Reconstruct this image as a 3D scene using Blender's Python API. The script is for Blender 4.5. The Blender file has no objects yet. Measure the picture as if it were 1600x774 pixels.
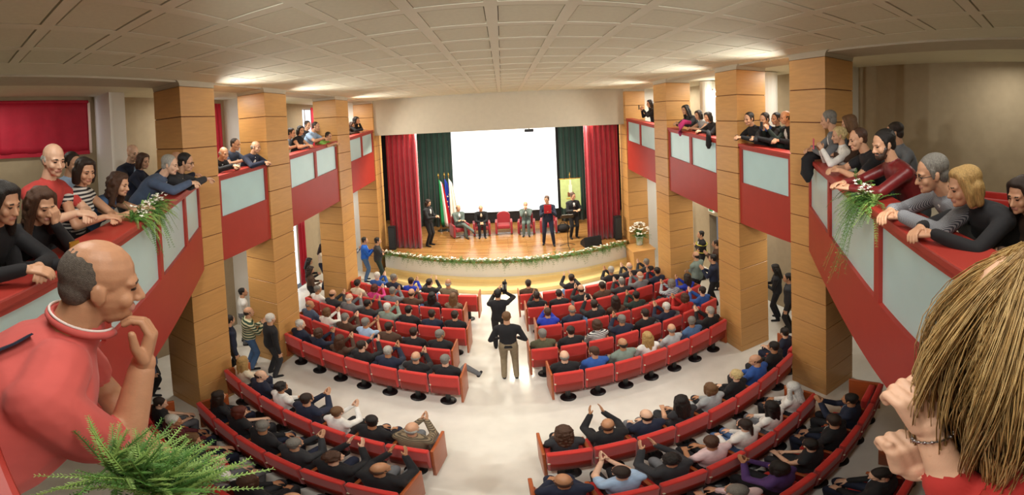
import bpy, bmesh, math, random
import numpy as np
from mathutils import Vector, Matrix
R = math.radians
SC = bpy.context.scene
COL = SC.collection
# ---------------------------------------------------------------- camera: a level-ish panorama taken from the rear balcony
FPX, X0, CY, PITCH, ROLL = 558.577, 785.084, 206.961, 0.033535, -0.047894
CAMZ = 5.756
def _rx(a): c, s = math.cos(a), math.sin(a); return np.array([[1, 0, 0], [0, c, -s], [0, s, c]])
def _ry(a): c, s = math.cos(a), math.sin(a); return np.array([[c, 0, s], [0, 1, 0], [-s, 0, c]])
RM = _ry(ROLL) @ _rx(PITCH)          # world -> camera (x right, y ahead, z up)
def ray(x, y):
    th, ph = (x - X0) / FPX, -(y - CY) / FPX
    return RM.T @ np.array([math.sin(th) * math.cos(ph), math.cos(th) * math.cos(ph), math.sin(ph)])
O3 = np.array([0, 0, CAMZ])
def at_z(x, y, z): d = ray(x, y); return O3 + d * ((z - CAMZ) / d[2])
def at_x(x, y, X): d = ray(x, y); return O3 + d * (X / d[0])
def at_y(x, y, Y): d = ray(x, y); return O3 + d * (Y / d[1])
def at_r(x, y, r): d = ray(x, y); return O3 + d * (r / math.hypot(d[0], d[1]))
cam = bpy.data.cameras.new('camera'); camo = bpy.data.objects.new('camera', cam); COL.objects.link(camo)
cam.type = 'PANO'
cam.panorama_type = 'EQUIRECTANGULAR'
cam.longitude_min = -X0 / FPX; cam.longitude_max = (1600 - X0) / FPX
cam.latitude_max = CY / FPX; cam.latitude_min = -(774 - CY) / FPX
cam.clip_start = 0.02; cam.clip_end = 200
# blender camera axes: x right, y up, -z ahead
B = np.array([[1, 0, 0], [0, 0, 1], [0, -1, 0]])   # rows: cam x, cam y(up)=z, cam z(back)=-y, from our (x,y,z)
mw = (B @ RM).T
camo.matrix_world = Matrix([[*mw[0], 0], [*mw[1], 0], [*mw[2], CAMZ], [0, 0, 0, 1]])
SC.camera = camo
w = bpy.data.worlds.new('world'); SC.world = w; w.use_nodes = True
w.node_tree.nodes['Background'].inputs[0].default_value = (.9, .93, 1, 1)
w.node_tree.nodes['Background'].inputs[1].default_value = .15
vs = SC.view_settings
vs.view_transform = 'Standard'; vs.look = 'None'; vs.gamma = 1; vs.exposure = 0.12; vs.use_curve_mapping = False
def lamp(kind, loc, to, power, size=.2, color=(1, .95, .86), angle=90, blend=.5, sy=None):
    l = bpy.data.lights.new(kind.lower() + '_lamp', kind); o = bpy.data.objects.new(kind.lower() + '_lamp', l); COL.objects.link(o)
    l.energy = power; l.color = color; o.location = loc
    if kind == 'AREA':
        l.size = size
        if sy: l.shape = 'RECTANGLE'; l.size_y = sy
    else: l.shadow_soft_size = size
    if kind == 'SPOT': l.spot_size = R(angle); l.spot_blend = blend
    d = Vector(to) - Vector(loc); o.rotation_euler = d.to_track_quat('-Z', 'Y').to_euler()
    return o
# added unseen spots, out of frame above the camera, to light the hall
for x, y, tx, ty, tz, p, an in [(-1.2, .5, -2.6, 9, 2.0, 300, 100), (0, .8, 0, 9, 1.6, 420, 100), (1.2, .5, 2.6, 9, 2.0, 300, 100), (-.9, .8, -2.4, 4.6, 0, 110, 75), (.9, .8, 2.4, 4.6, 0, 110, 75)]:
    lamp('SPOT', (x, y, 6.32), (tx, ty, tz), p, .2, (1, .97, .91), an, .9)
# added spots without fixtures, hidden behind the columns, lighting the hall crosswise
for x, y, p in [(-5.05, 4.8, 300), (-5.0, 7.1, 300), (-5.0, 10.5, 300), (4.8, 4.52, 300), (4.75, 6.77, 300), (4.75, 10.05, 300)]:
    lamp('SPOT', (x, y, 6.4), (-x * .4, y + .4, 2.7), p, .15, (1, .97, .9), 128, .7)
# added unseen area fill over the rear balcony, to brighten the nearest people
for x, p in ((-1.9, 22), (0, 20), (1.9, 22)):
    lamp('AREA', (x, .35, 6.7), (x * 1.0, .75, 0), p, .9, (1, .95, .86), sy=.6)
# stage battens, hung behind the proscenium fascia
for x in (-2.6, 0, 2.6):
    lamp('AREA', (x, 12.95, 5.75), (x * .9, 14.6, 1), 75, 1.2, (1, .93, .8), sy=.3)
    lamp('AREA', (x, 13.2, 5.75), (x, 10.6, 0), 150, 1.2, (1, .9, .7), sy=.3)
# gallery downlights
for s in (-1, 1):
    for y, p in [(1.0, 20), (5.2, 30), (7.9, 38), (11.2, 45)]:
        lamp('AREA', (s * 5.75, y, 6.66), (s * 5.75, y, 0), p, .3, (1, .95, .86))
    for y in (5.2, 7.9, 11.2):
        lamp('AREA', (s * 5.9, y, 3.3 + .05 * (y - 4.6)), (s * 5.9, y, 0), 22, .3, (1, .96, .88))

# ---------------------------------------------------------------- materials
def lin(c): return c / 12.92 if c <= .04045 else ((c + .055) / 1.055) ** 2.4
def rgb(h): return tuple(lin(int(h[i:i + 2], 16) / 255) for i in (0, 2, 4))
MATS = {}
def mat(name, col, rough=.6, metal=0, bump=0, bscale=40, vary=0, vscale=6, stretch=(1, 1, 1), emit=None, estr=0, spec=.5, sheen=0, trans=0, coords='Object', alpha=1, detail=3):
    if name in MATS: return MATS[name]
    m = bpy.data.materials.new(name); m.use_nodes = True; nt = m.node_tree; b = nt.nodes['Principled BSDF']
    c = rgb(col) if isinstance(col, str) else col
    b.inputs['Base Color'].default_value = (*c, 1); b.inputs['Roughness'].default_value = rough; b.inputs['Metallic'].default_value = metal
    b.inputs['Specular IOR Level'].default_value = spec
    if sheen: b.inputs['Sheen Weight'].default_value = sheen
    if trans: b.inputs['Transmission Weight'].default_value = trans
    if alpha < 1: b.inputs['Alpha'].default_value = alpha
    if emit: b.inputs['Emission Color'].default_value = (*rgb(emit), 1); b.inputs['Emission Strength'].default_value = estr
    if bump or vary:
        tc = nt.nodes.new('ShaderNodeTexCoord'); mp = nt.nodes.new('ShaderNodeMapping'); mp.inputs['Scale'].default_value = stretch
        nt.links.new(tc.outputs[coords], mp.inputs[0])
    if vary:
        n = nt.nodes.new('ShaderNodeTexNoise'); n.inputs['Scale'].default_value = vscale; n.inputs['Detail'].default_value = detail
        r = nt.nodes.new('ShaderNodeValToRGB')
        r.color_ramp.elements[0].position = .3; r.color_ramp.elements[1].position = .7
        r.color_ramp.elements[0].color = (*[max(0, v * (1 - vary)) for v in c], 1); r.color_ramp.elements[1].color = (*[min(1, v * (1 + vary)) for v in c], 1)
        nt.links.new(mp.outputs[0], n.inputs['Vector']); nt.links.new(n.outputs['Fac'], r.inputs[0]); nt.links.new(r.outputs[0], b.inputs['Base Color'])
    if bump:
        n2 = nt.nodes.new('ShaderNodeTexNoise'); n2.inputs['Scale'].default_value = bscale; n2.inputs['Detail'].default_value = 2
        bp = nt.nodes.new('ShaderNodeBump'); bp.inputs['Strength'].default_value = bump; bp.inputs['Distance'].default_value = .01
        nt.links.new(mp.outputs[0], n2.inputs['Vector']); nt.links.new(n2.outputs['Fac'], bp.inputs['Height']); nt.links.new(bp.outputs[0], b.inputs['Normal'])
    MATS[name] = m; return m
wood = mat('honey_wood_veneer', 'C8975A', .4, vary=.07, vscale=3, stretch=(1, 1, 7), bump=.04, bscale=30)
groove = mat('dark_groove', '5A2410', .7)
beige = mat('beige_plaster', 'BDB4A0', .85, bump=.05, bscale=60, vary=.03)
walltan = mat('tan_wall', 'A6967A', .85, bump=.05, bscale=60, vary=.04)
white = mat('white_plaster', 'E4E2DA', .8, bump=.03, bscale=60)
ceilm = mat('ceiling_paint', 'E2DFC9', .9, vary=.02)
ceilp = mat('ceiling_tile', 'DCDAC2', .95, bump=.15, bscale=220, vary=.03, vscale=20)
red = mat('red_lacquer', 'A8362C', .42, vary=.04, vscale=3)
floorm = mat('cream_terrazzo', 'E6E3D8', .16, vary=.05, vscale=3, spec=.5)
stagew = None
glass = mat('frosted_glass', 'BEE0E2', .22, vary=.03, vscale=2, spec=.6)
seatred = mat('red_seat_fabric', 'C92A20', .75, bump=.12, bscale=180, sheen=.3, vary=.06, vscale=9)
seatdark = mat('seat_shell', '8C2418', .5)
black = mat('black_plastic', '0E0E10', .4)
blackm = mat('black_matte', '141214', .8)
cream = mat('cream_plastic', 'E6DCC0', .4)
endwood = mat('orange_wood', 'A8552A', .4, vary=.1, stretch=(1, 1, 5))
metal = mat('steel', '9A9A9A', .3, metal=1)
gold = mat('gold', 'C9A24A', .3, metal=1)
redcurt = mat('red_velvet', 'A51E2E', .85, sheen=.5, bump=.1, bscale=90, vary=.08, vscale=4)
grncurt = mat('green_velvet', '12332C', .9, sheen=.3, vary=.12, vscale=3)
blind = mat('red_blind', 'B0102E', .7, bump=.15, bscale=60, vary=.08)
screenm = mat('projection_screen', 'F4F8FA', .9, emit='F2FAFF', estr=.9)
leafm = mat('fern_green', '4E7A34', .6, vary=.35, vscale=30)
leafl = mat('leaf_light_green', '86A856', .6, vary=.3, vscale=30)
petal = mat('white_petal', 'F3F0E4', .6)
def plank_mat(name, c1, c2, w_, l_, rough):
    m = bpy.data.materials.new(name); m.use_nodes = True; nt = m.node_tree; b = nt.nodes['Principled BSDF']
    tc = nt.nodes.new('ShaderNodeTexCoord'); br = nt.nodes.new('ShaderNodeTexBrick'); br.inputs['Scale'].default_value = 1
    br.inputs['Brick Width'].default_value = l_; br.inputs['Row Height'].default_value = w_; br.inputs['Mortar Size'].default_value = .003
    br.inputs['Color1'].default_value = (*rgb(c1), 1); br.inputs['Color2'].default_value = (*rgb(c2), 1); br.inputs['Mortar'].default_value = (*rgb('5A3414'), 1)
    n = nt.nodes.new('ShaderNodeTexNoise'); n.inputs['Scale'].default_value = 5; mp = nt.nodes.new('ShaderNodeMapping'); mp.inputs['Scale'].default_value = (1, 9, 1)
    mx = nt.nodes.new('ShaderNodeMix'); mx.data_type = 'RGBA'; mx.blend_type = 'MULTIPLY'; mx.inputs[0].default_value = .35
    nt.links.new(tc.outputs['Object'], br.inputs['Vector']); nt.links.new(tc.outputs['Object'], mp.inputs[0]); nt.links.new(mp.outputs[0], n.inputs['Vector'])
    nt.links.new(br.outputs['Color'], mx.inputs['A']); nt.links.new(n.outputs['Color'], mx.inputs['B']); nt.links.new(mx.outputs['Result'], b.inputs['Base Color'])
    b.inputs['Roughness'].default_value = rough; return m
stagew = plank_mat('stage_planks', 'B98A54', 'A0703E', .11, 1.4, .22)
# ---------------------------------------------------------------- mesh helpers
class MB:
    def __init__(s): s.v = []; s.f = []; s.m = []
    def add(s, vs_, fs, mi=0):
        o = len(s.v); s.v += [tuple(map(float, p)) for p in vs_]; s.f += [tuple(i + o for i in f) for f in fs]; s.m += [mi] * len(fs); return s
    def box(s, x0, x1, y0, y1, z0, z1, mi=0):
        return s.add([(x0, y0, z0), (x1, y0, z0), (x1, y1, z0), (x0, y1, z0), (x0, y0, z1), (x1, y0, z1), (x1, y1, z1), (x0, y1, z1)],
                     [(3, 2, 1, 0), (4, 5, 6, 7), (0, 1, 5, 4), (1, 2, 6, 5), (2, 3, 7, 6), (3, 0, 4, 7)], mi)
    def hexa(s, p, mi=0):   # 8 points: bottom loop (ccw from above), top loop
        return s.add(p, [(3, 2, 1, 0), (4, 5, 6, 7), (0, 1, 5, 4), (1, 2, 6, 5), (2, 3, 7, 6), (3, 0, 4, 7)], mi)
    def prism(s, poly, z0, z1, mi=0):
        n = len(poly); vv = [(*p[:2], z0) for p in poly] + [(*p[:2], z1) for p in poly]
        return s.add(vv, [tuple(range(n - 1, -1, -1)), tuple(range(n, 2 * n))] + [(i, (i + 1) % n, n + (i + 1) % n, n + i) for i in range(n)], mi)
    def tube(s, pts, rad, n=8, mi=0, cap=True):
        pts = [np.array(p, float) for p in pts]; k = len(pts); rad = rad if hasattr(rad, '__len__') else [rad] * k
        ring = []; up = np.array([0, 0, 1.])
        vv = []
        for i in range(k):
            d = pts[min(i + 1, k - 1)] - pts[max(i - 1, 0)]; d = d / (np.linalg.norm(d) + 1e-9)
            a = np.cross(d, up)
            if np.linalg.norm(a) < .1: a = np.cross(d, [1., 0, 0])
            a /= np.linalg.norm(a); b = np.cross(d, a)
            vv += [pts[i] + rad[i] * (math.cos(2 * math.pi * j / n) * a + math.sin(2 * math.pi * j / n) * b) for j in range(n)]
        fs = [(i * n + j, (i + 1) * n + j, (i + 1) * n + (j + 1) % n, i * n + (j + 1) % n) for i in range(k - 1) for j in range(n)]
        if cap: fs += [tuple(range(n)), tuple(range(k * n - 1, k * n - n - 1, -1))]
        return s.add(vv, fs, mi)
    def lathe(s, prof, c=(0, 0, 0), n=16, mi=0):   # prof: (r, z)
        k = len(prof)
        vv = [(c[0] + r * math.cos(2 * math.pi * j / n), c[1] + r * math.sin(2 * math.pi * j / n), c[2] + z) for r, z in prof for j in range(n)]
        fs = [(i * n + j, i * n + (j + 1) % n, (i + 1) * n + (j + 1) % n, (i + 1) * n + j) for i in range(k - 1) for j in range(n)]
        fs += [tuple(range(n - 1, -1, -1)), tuple(range((k - 1) * n, k * n))]
        return s.add(vv, fs, mi)
    def ball(s, c, r, n=8, k=5, mi=0):
        r = r if hasattr(r, '__len__') else (r, r, r)
        vv = [(c[0], c[1], c[2] - r[2])]
        for i in range(1, k):
            a = -math.pi / 2 + math.pi * i / k
            vv += [(c[0] + r[0] * math.cos(a) * math.cos(2 * math.pi * j / n), c[1] + r[1] * math.cos(a) * math.sin(2 * math.pi * j / n), c[2] + r[2] * math.sin(a)) for j in range(n)]
        vv.append((c[0], c[1], c[2] + r[2])); t = len(vv) - 1
        fs = [(0, 1 + (j + 1) % n, 1 + j) for j in range(n)] + [(t, 1 + (k - 2) * n + j, 1 + (k - 2) * n + (j + 1) % n) for j in range(n)]
        fs += [(1 + i * n + j, 1 + i * n + (j + 1) % n, 1 + (i + 1) * n + (j + 1) % n, 1 + (i + 1) * n + j) for i in range(k - 2) for j in range(n)]
        return s.add(vv, fs, mi)
    def mesh(s, name, mats, smooth=False, bevel=0, seg=2):
        me = bpy.data.meshes.new(name); me.from_pydata(s.v, [], s.f)
        for m in (mats if isinstance(mats, (list, tuple)) else [mats]): me.materials.append(m)
        if any(s.m): me.polygons.foreach_set('material_index', s.m)
        if bevel:
            bm = bmesh.new(); bm.from_mesh(me)
            bmesh.ops.bevel(bm, geom=list(bm.edges), offset=bevel, segments=seg, affect='EDGES', profile=.6, clamp_overlap=True)
            bm.to_mesh(me); bm.free()
        if smooth: me.polygons.foreach_set('use_smooth', [True] * len(me.polygons))
        me.update(); return me
    def build(s, name, mats, parent=None, **k): return ob(name, s.mesh(name, mats, **k), parent)
def ob(name, me, parent=None, loc=None, rz=None):
    o = bpy.data.objects.new(name, me); COL.objects.link(o)
    if parent: o.parent = parent
    if loc is not None: o.location = loc
    if rz is not None: o.rotation_euler = (0, 0, rz)
    return o
def thing(name, label, cat, loc=(0, 0, 0), rz=0, group=None, scale=1):
    o = bpy.data.objects.new(name, None); COL.objects.link(o); o.empty_display_size = .1
    o.location = loc; o.rotation_euler = (0, 0, rz); o.scale = (scale,) * 3
    return tag(o, label, cat, group)
def tag(o, label, cat, group=None):
    o['label'] = label; o['category'] = cat
    if group: o['group'] = group
    return o
def struct(o): o['kind'] = 'structure'; return o
def stuff(o): o['kind'] = 'stuff'; return o
ORD = ['first', 'second', 'third', 'fourth', 'fifth', 'sixth', 'seventh', 'eighth', 'ninth']
# ---------------------------------------------------------------- the hall
XL, XR = -4.67, 4.43          # hall faces of the columns
WLX, WRX = -6.9, 6.65         # outer walls
YB, YF = -3.2, 12.5           # rear wall, proscenium
ZC = 6.74
PAN = .54
def ztop(y): return 5.03 + .08 * max(0, y - 4.6)
def zbot(y): return 3.37 + .052 * max(0, y - 4.6)
def gfl(y): return ztop(y) - 1.1
fl = struct(MB().box(WLX, WRX, YB, 17, -.1, 0).build('floor', floorm))
# ceiling: a slab with raised ribs between recessed tiles
c = MB(); c.box(WLX, WRX, YB, YF + .2, ZC + .03, ZC + .2, 1)
PX = .675; cx0, cy0 = -.045 - 6 * PX, 2.9 - 8 * PX
nx, ny = 12, 22
RW = .055
for i in range(nx + 1):
    x = cx0 + i * PX; c.box(x - RW, x + RW, YB, YF, ZC, ZC + .031)
for j in range(ny + 1):
    y = cy0 + j * PX
    for i in range(nx): c.box(cx0 + i * PX + RW, cx0 + (i + 1) * PX - RW, y - RW, y + RW, ZC, ZC + .031)
c.box(WLX, cx0 - RW, YB, YF, ZC, ZC + .031); c.box(cx0 + nx * PX + RW, WRX, YB, YF, ZC, ZC + .031)
ce = struct(c.build('ceiling', [ceilm, mat('ceiling_gap_shade', '574E3C', .9)]))  # slab coloured dark so the tile gaps read as recess shadows
pm = MB().box(-PX / 2 + RW + .007, PX / 2 - RW - .007, -PX / 2 + RW + .017, PX / 2 - RW - .017, .003, .03).mesh('ceiling_tile', ceilp, bevel=.002, seg=1)
for j in range(3, ny):
    for i in range(nx):
        ob('ceiling_tile', pm, ce, (cx0 + (i + .5) * PX, cy0 + (j + .5) * PX, ZC))
# outer walls with windows and door openings
def wall_x(name, X, s, holes, m, y0=YB, y1=17):
    b = MB(); ys = sorted({y0, y1, *[h[0] for h in holes], *[h[1] for h in holes]}); zs = sorted({0, 7, *[h[2] for h in holes], *[h[3] for h in holes]})
    for a, d in zip(ys, ys[1:]):
        for e, f in zip(zs, zs[1:]):
            if not any(h[0] <= (a + d) / 2 <= h[1] and h[2] <= (e + f) / 2 <= h[3] for h in holes):
                b.box(min(X, X + s * .3), max(X, X + s * .3), a, d, e, f)
    return struct(b.build(name, m))
WLH = [(1.2, 3.1, 5.55, 6.62), (5.9, 6.75, 5.3, 6.55), (8.0, 8.9, 4.9, 6.55), (11.1, 12.1, 5.2, 6.6), (9.3, 10.6, .0, 2.6)]
wall_x('wall_left', WLX, -1, WLH, walltan)
wall_x('wall_right', WRX, 1, [(9.6, 10.3, 0, 2.2)], walltan)
struct(MB().box(WLX, WRX, YB - .2, YB, 0, 7).build('wall_back', walltan))
day = mat('daylight_pane', 'DDE6EE', .4, emit='DCE8F4', estr=1.6)
for k, h in enumerate(WLH):
    wn = struct(MB().box(WLX - .28, WLX - .24, h[0], h[1], h[2], h[3]).build('window_%d' % (k + 1), day))
    f = MB()
    for y in (h[0], (h[0] + h[1]) / 2 - .02, h[1] - .04): f.box(WLX - .25, WLX - .2, y, y + .04, h[2], h[3])
    f.box(WLX - .25, WLX - .2, h[0], h[1], h[3] - .04, h[3]); f.build('window_frame', white, wn)
# white cross walls and lit piers seen through the galleries
for nm, b in [('wall_pier_left', MB().box(WLX, -6.1, 7.05, 7.25, 0, 7).box(WLX, -6.2, 3.2, 3.55, 3.9, 7).box(WLX, -5.9, 12.0, 12.2, 0, 3.7)),
              ('wall_pier_right', MB().box(6.0, WRX, 11.4, 11.6, 0, 7).box(5.9, WRX, 4.3, 4.5, 3.9, 7))]:
    struct(b.build(nm, white))
for k, (x, y) in enumerate([(6.05, 9.2), (5.95, 6.55), (6.1, 12.0)]):
    p = struct(MB().lathe([(.3, 3.9), (.3, 6.72)], (x, y, 0), 24).build('wall_round_pier_%d' % (k + 1), white, smooth=False))
for y, z0 in ((8.0, 0), (8.0, 3.9)):
    pass
def drape(name, x0, x1, y, z0, z1, m, amp=.05, wl=.14, label=None, cat='curtain', axis='x', parent=None, seed=0, thick=.02):
    rnd = random.Random(seed); n = max(8, int(abs(x1 - x0) / wl * 8)); b = MB(); nz = 8
    ph = [rnd.uniform(-.5, .5) for _ in range(n + 1)]
    def pt(i, j, off):
        t = i / n; xx = x0 + (x1 - x0) * t; zz = z0 + (z1 - z0) * j / nz
        a = amp * (1.15 - .55 * j / nz) * math.sin(2 * math.pi * (xx - x0) / wl + .5 * math.sin(5 * t + seed) + .15 * j * .3)
        yy = y + a + off
        return (xx, yy, zz) if axis == 'x' else (yy, xx, zz)
    vv = [pt(i, j, 0) for j in range(nz + 1) for i in range(n + 1)] + [pt(i, j, thick) for j in range(nz + 1) for i in range(n + 1)]
    N = (n + 1) * (nz + 1); q = lambda i, j, o=0: o + j * (n + 1) + i
    fs = []
    for j in range(nz):
        for i in range(n):
            fs += [(q(i, j), q(i + 1, j), q(i + 1, j + 1), q(i, j + 1)), (q(i, j, N), q(i, j + 1, N), q(i + 1, j + 1, N), q(i + 1, j, N))]
    for i in range(n): fs += [(q(i, 0), q(i, 0, N), q(i + 1, 0, N), q(i + 1, 0)), (q(i, nz), q(i + 1, nz), q(i + 1, nz, N), q(i, nz, N))]
    for j in range(nz): fs += [(q(0, j), q(0, j + 1), q(0, j + 1, N), q(0, j, N)), (q(n, j), q(n, j, N), q(n, j + 1, N), q(n, j + 1))]
    b.add(vv, fs); o = b.build(name, m, parent, smooth=True)
    if label: tag(o, label, cat)
    return o
# red roller blind of the near left window
bl = thing('window_blind', 'wide red window blind on the tan wall above the left balcony crowd', 'blind')
b = MB(); n = 10
drape('blind_cloth', 1.12, 3.02, WLX + .035, 5.6, 6.62, blind, .012, .5, axis='y', parent=bl, seed=3)
MB().tube([(WLX + .035, 1.1, 6.63), (WLX + .035, 3.04, 6.63)], .035, 10).build('roller', blind, bl)
MB().box(WLX + .01, WLX + .06, 1.12, 3.02, 5.53, 5.61).build('bottom_bar', blind, bl)
drape('gallery_curtain', 5.95, 6.6, WLX + .3, 4.7, 6.6, blind, .03, .16, 'bright red curtain in the left gallery behind the second column', axis='y', seed=4)
drape('gallery_curtain', 11.2, 11.75, WLX + .3, 4.9, 6.6, blind, .03, .16, 'dark red curtain in the left gallery nearest the stage', axis='y', seed=5)
drape('aisle_curtain', 9.9, 10.35, WLX + .3, .3, 2.7, blind, .04, .16, 'red curtain at the bright doorway under the left balcony', axis='y', seed=6)
# columns
def column(x0, x1, y0, y1, label):
    t = thing('column', label, 'column', ((x0 + x1) / 2, (y0 + y1) / 2, 0))
    hx, hy = (x1 - x0) / 2, (y1 - y0) / 2
    MB().box(-hx + .015, hx - .015, -hy + .015, hy - .015, 0, 6.64).build('core', groove, t)
    zs = [0.0, .178] + [.178 + PAN * k for k in range(1, 12)] + [6.64]
    ms = {}
    for a, d in zip(zs, zs[1:]):
        h = round(d - a, 3)
        if h not in ms: ms[h] = MB().box(-hx, hx, -hy, hy, .007, h - .007).mesh('wood_panel', wood, bevel=.004, seg=1)
        ob('wood_panel', ms[h], t, (0, 0, a))
    # capital with rounded shoulders along the colonnade
    r = .13; z0, z1 = 6.64, ZC + .02
    pr = [(-hy, z0)]
    pr = [(-hy, z0), (hy, z0)] + [(hy + r * (1 - math.cos(a)), z1 - .1 + .1 * math.sin(a)) for a in [R(k * 15) for k in range(7)]] + \
         [(-hy - r * (1 - math.cos(a)), z1 - .1 + .1 * math.sin(a)) for a in [R(90 - k * 15) for k in range(7)]]
    m = MB(); n = len(pr)
    m.add([(-hx, p[0], p[1]) for p in pr] + [(hx, p[0], p[1]) for p in pr], [tuple(range(n - 1, -1, -1)), tuple(range(n, 2 * n))] + [(i, (i + 1) % n, n + (i + 1) % n, n + i) for i in range(n)])
    m.build('capital', beige, t); return t
CL = [(3.74, 4.54), (6.02, 6.84), (9.39, 10.25), (12.4, 13.2)]
CR = [(3.49, 4.27), (5.74, 6.51), (8.94, 9.79), (12.3, 13.1)]
for k in range(4):
    a = ['nearest the camera', 'second from the camera', 'third from the camera', 'beside the stage curtain'][k]
    column(XL - .78, XL, *CL[k], 'honey wood clad column on the left, ' + a)
    column(XR, XR + .78, *CR[k], 'honey wood clad column on the right, ' + a)
# longitudinal beams over the colonnades
struct(MB().box(XL - .74, XL - .04, YB, YF, 6.71, 6.76).box(XR + .04, XR + .74, YB, YF, 6.71, 6.76).build('trim_1', beige))
# galleries (floors) left, right and rear
WA, WB = np.array([-4.55, 3.95]), np.array([-1.46, .05])
WC, WD = np.array([4.31, 3.74]), np.array([1.21, .05])
def slab(side, Y0, Y1, X0_, X1_):
    a, b_ = zbot(Y0), zbot(Y1); c_, d_ = gfl(Y0), gfl(Y1)
    x0, x1 = min(X0_, X1_), max(X0_, X1_)
    return [(x0, Y0, a + .04), (x1, Y0, a + .04), (x1, Y1, b_ + .04), (x0, Y1, b_ + .04), (x0, Y0, c_), (x1, Y0, c_), (x1, Y1, d_), (x0, Y1, d_)]
g = MB()
for s, X, W, C4, Wn in ((-1, XL - .16, WLX, CL, WA), (1, XR + .16, WRX, CR, WC)):
    g.hexa(slab(s, C4[0][0], YF, X, W))
g.prism([(WLX, YB), (WRX, YB), (WRX, CR[0][0]), (XR + .16, CR[0][0]), (WC[0] + .1, WC[1] - .02), (WD[0] + .08, WD[1] - .05), (WB[0] - .08, WB[1] - .05), (WA[0] - .1, WA[1] - .02), (XL - .16, CL[0][0]), (WLX, CL[0][0])], 3.42, 3.93)
struct(g.build('floor_gallery', beige))
# parapets: red fascia, red frame, frosted panes
def parapet(p0, p1, za, zb, za2, zb2, n, label, inward, posts=None, th=.1):
    """p0,p1: plan ends of the hall face; za,zb: top at the ends; za2,zb2: underside at the ends; n panes"""
    t = thing('balcony_parapet', label, 'parapet', (p0[0], p0[1], za2))
    p0 = np.array(p0, float); p1 = np.array(p1, float); d = p1 - p0; L = np.hypot(*d); d /= L
    nrm = np.array(inward, float); nrm /= np.hypot(*nrm)
    org = np.array([p0[0], p0[1], za2])
    def P(u, off, w_, w2=None):   # u along, off inward, w_: 0 bottom .. 1 top as (which, dz)
        q = p0 + d * u * L + nrm * off
        base = {'t': za + (zb - za) * u, 'b': za2 + (zb2 - za2) * u}[w_[0]] + w_[1]
        return np.array([q[0], q[1], base]) - org
    def slabm(u0, u1, o0, o1, lo, hi):
        return [P(u0, o0, lo), P(u1, o0, lo), P(u1, o1, lo), P(u0, o1, lo), P(u0, o0, hi), P(u1, o0, hi), P(u1, o1, hi), P(u0, o1, hi)]
    GT, GB = -.11, -.80
    MB().hexa(slabm(0, 1, 0, -th, ('b', 0), ('t', GB))).build('fascia', red, t)
    MB().hexa(slabm(0, 1, .03, -th - .16, ('t', GT + .05), ('t', 0))).build('top_rail', red, t, bevel=.012)
    MB().hexa(slabm(0, 1, 0, -th, ('t', GT), ('t', GT + .051))).build('upper_rail', red, t)
    us = posts or [i / n for i in range(n + 1)]; sw = .05 / L
    for i, u in enumerate(us):
        a, b_ = (u, u + sw * 1.6) if i == 0 else (u - sw * 1.6, u) if i == len(us) - 1 else (u - sw, u + sw)
        MB().hexa(slabm(a, b_, 0, -th, ('t', GB), ('t', GT))).build('post', red, t)
    for a, b_ in zip(us, us[1:]):
        MB().hexa(slabm(a + sw * .9, b_ - sw * .9, -.035, -.055, ('t', GB), ('t', GT))).build('glass_pane', glass, t)
    return t
for s, X, C4, nm in ((-1, XL - .04, CL, 'left'), (1, XR + .04, CR, 'right')):
    for k, (n, w_) in enumerate([(1, 'single pane'), (2, 'double pane'), (2, 'stage-side')]):
        y0, y1 = C4[k][1], C4[k + 1][0]
        parapet((X, y0), (X, y1), ztop(y0), ztop(y1), zbot(y0), zbot(y1), n, '%s red balcony parapet on the %s between the %s and %s columns' % (w_, nm, ORD[k], ORD[k + 1]), (-s, 0))
dl = WB - WA; parapet(WA, WB, 5.03, 5.03, 3.42, 3.42, 4, 'long slanting red balcony parapet on the left below the near crowd', (-dl[1], dl[0]), posts=[0, .22, .47, .74, 1])
dr = WD - WC; parapet(WC, WD, 5.03, 5.03, 3.42, 3.42, 3, 'long slanting red balcony parapet on the right below the near crowd', (dr[1], -dr[0]), posts=[0, .31, .66, 1])
parapet(WB + np.array([0, .0]), WD, 5.03, 5.03, 3.42, 3.42, 2, 'rear red balcony parapet directly below the viewer', (0, 1))
# proscenium
FX0, FX1 = -4.5, 4.35
wf = struct(MB().box(XL - .0, XR + .0, YF, YF + .2, 5.43, 6.85).build('wall_front', beige))
struct(MB().box(WLX, XL - .6, YF, YF + .2, 0, 7).box(XR + .6, WRX, YF, YF + .2, 0, 7).build('wall_front_side', white))
struct(MB().box(-6, 6, 16.9, 17, 0, 7).box(-6.1, -6, 12.7, 17, 0, 7).box(6, 6.1, 12.7, 17, 0, 7).box(-6, 6, 12.7, 17, 6.6, 6.8).build('wall_stage', blackm))
# stage platform: bowed front, plank floor, white front, pale wood step
ZS = .95
def arc(x, y_edge, bow): return y_edge - bow * (1 - ((x - .0) / 4.55) ** 2)
st = thing('stage', 'raised wooden stage with bowed white front', 'stage')
xs = [-4.5 + 8.8 * i / 32 for i in range(33)]
pf = [(x, arc(x, 12.35, .75)) for x in xs]
MB().prism(pf + [(4.42, 12.5), (4.42, 13.3), (5.9, 13.3), (5.9, 16.9), (-5.9, 16.9), (-5.9, 13.3), (-4.66, 13.3), (-4.66, 12.5)], .86, ZS).build('stage_floor', stagew, st)
fr = [(x, arc(x, 12.41, .75)) for x in xs]
MB().prism(fr + [(4.3, 12.75), (-4.5, 12.75)], .3, .86).build('front_wall', white, st)
stepw = mat('pale_step_wood', 'EBD08E', .3, vary=.04, vscale=2)
MB().prism([(x, arc(x, 12.3, .85)) for x in xs] + [(4.3, 12.75), (-4.5, 12.75)], .14, .3).build('plinth', stepw, st)
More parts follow.
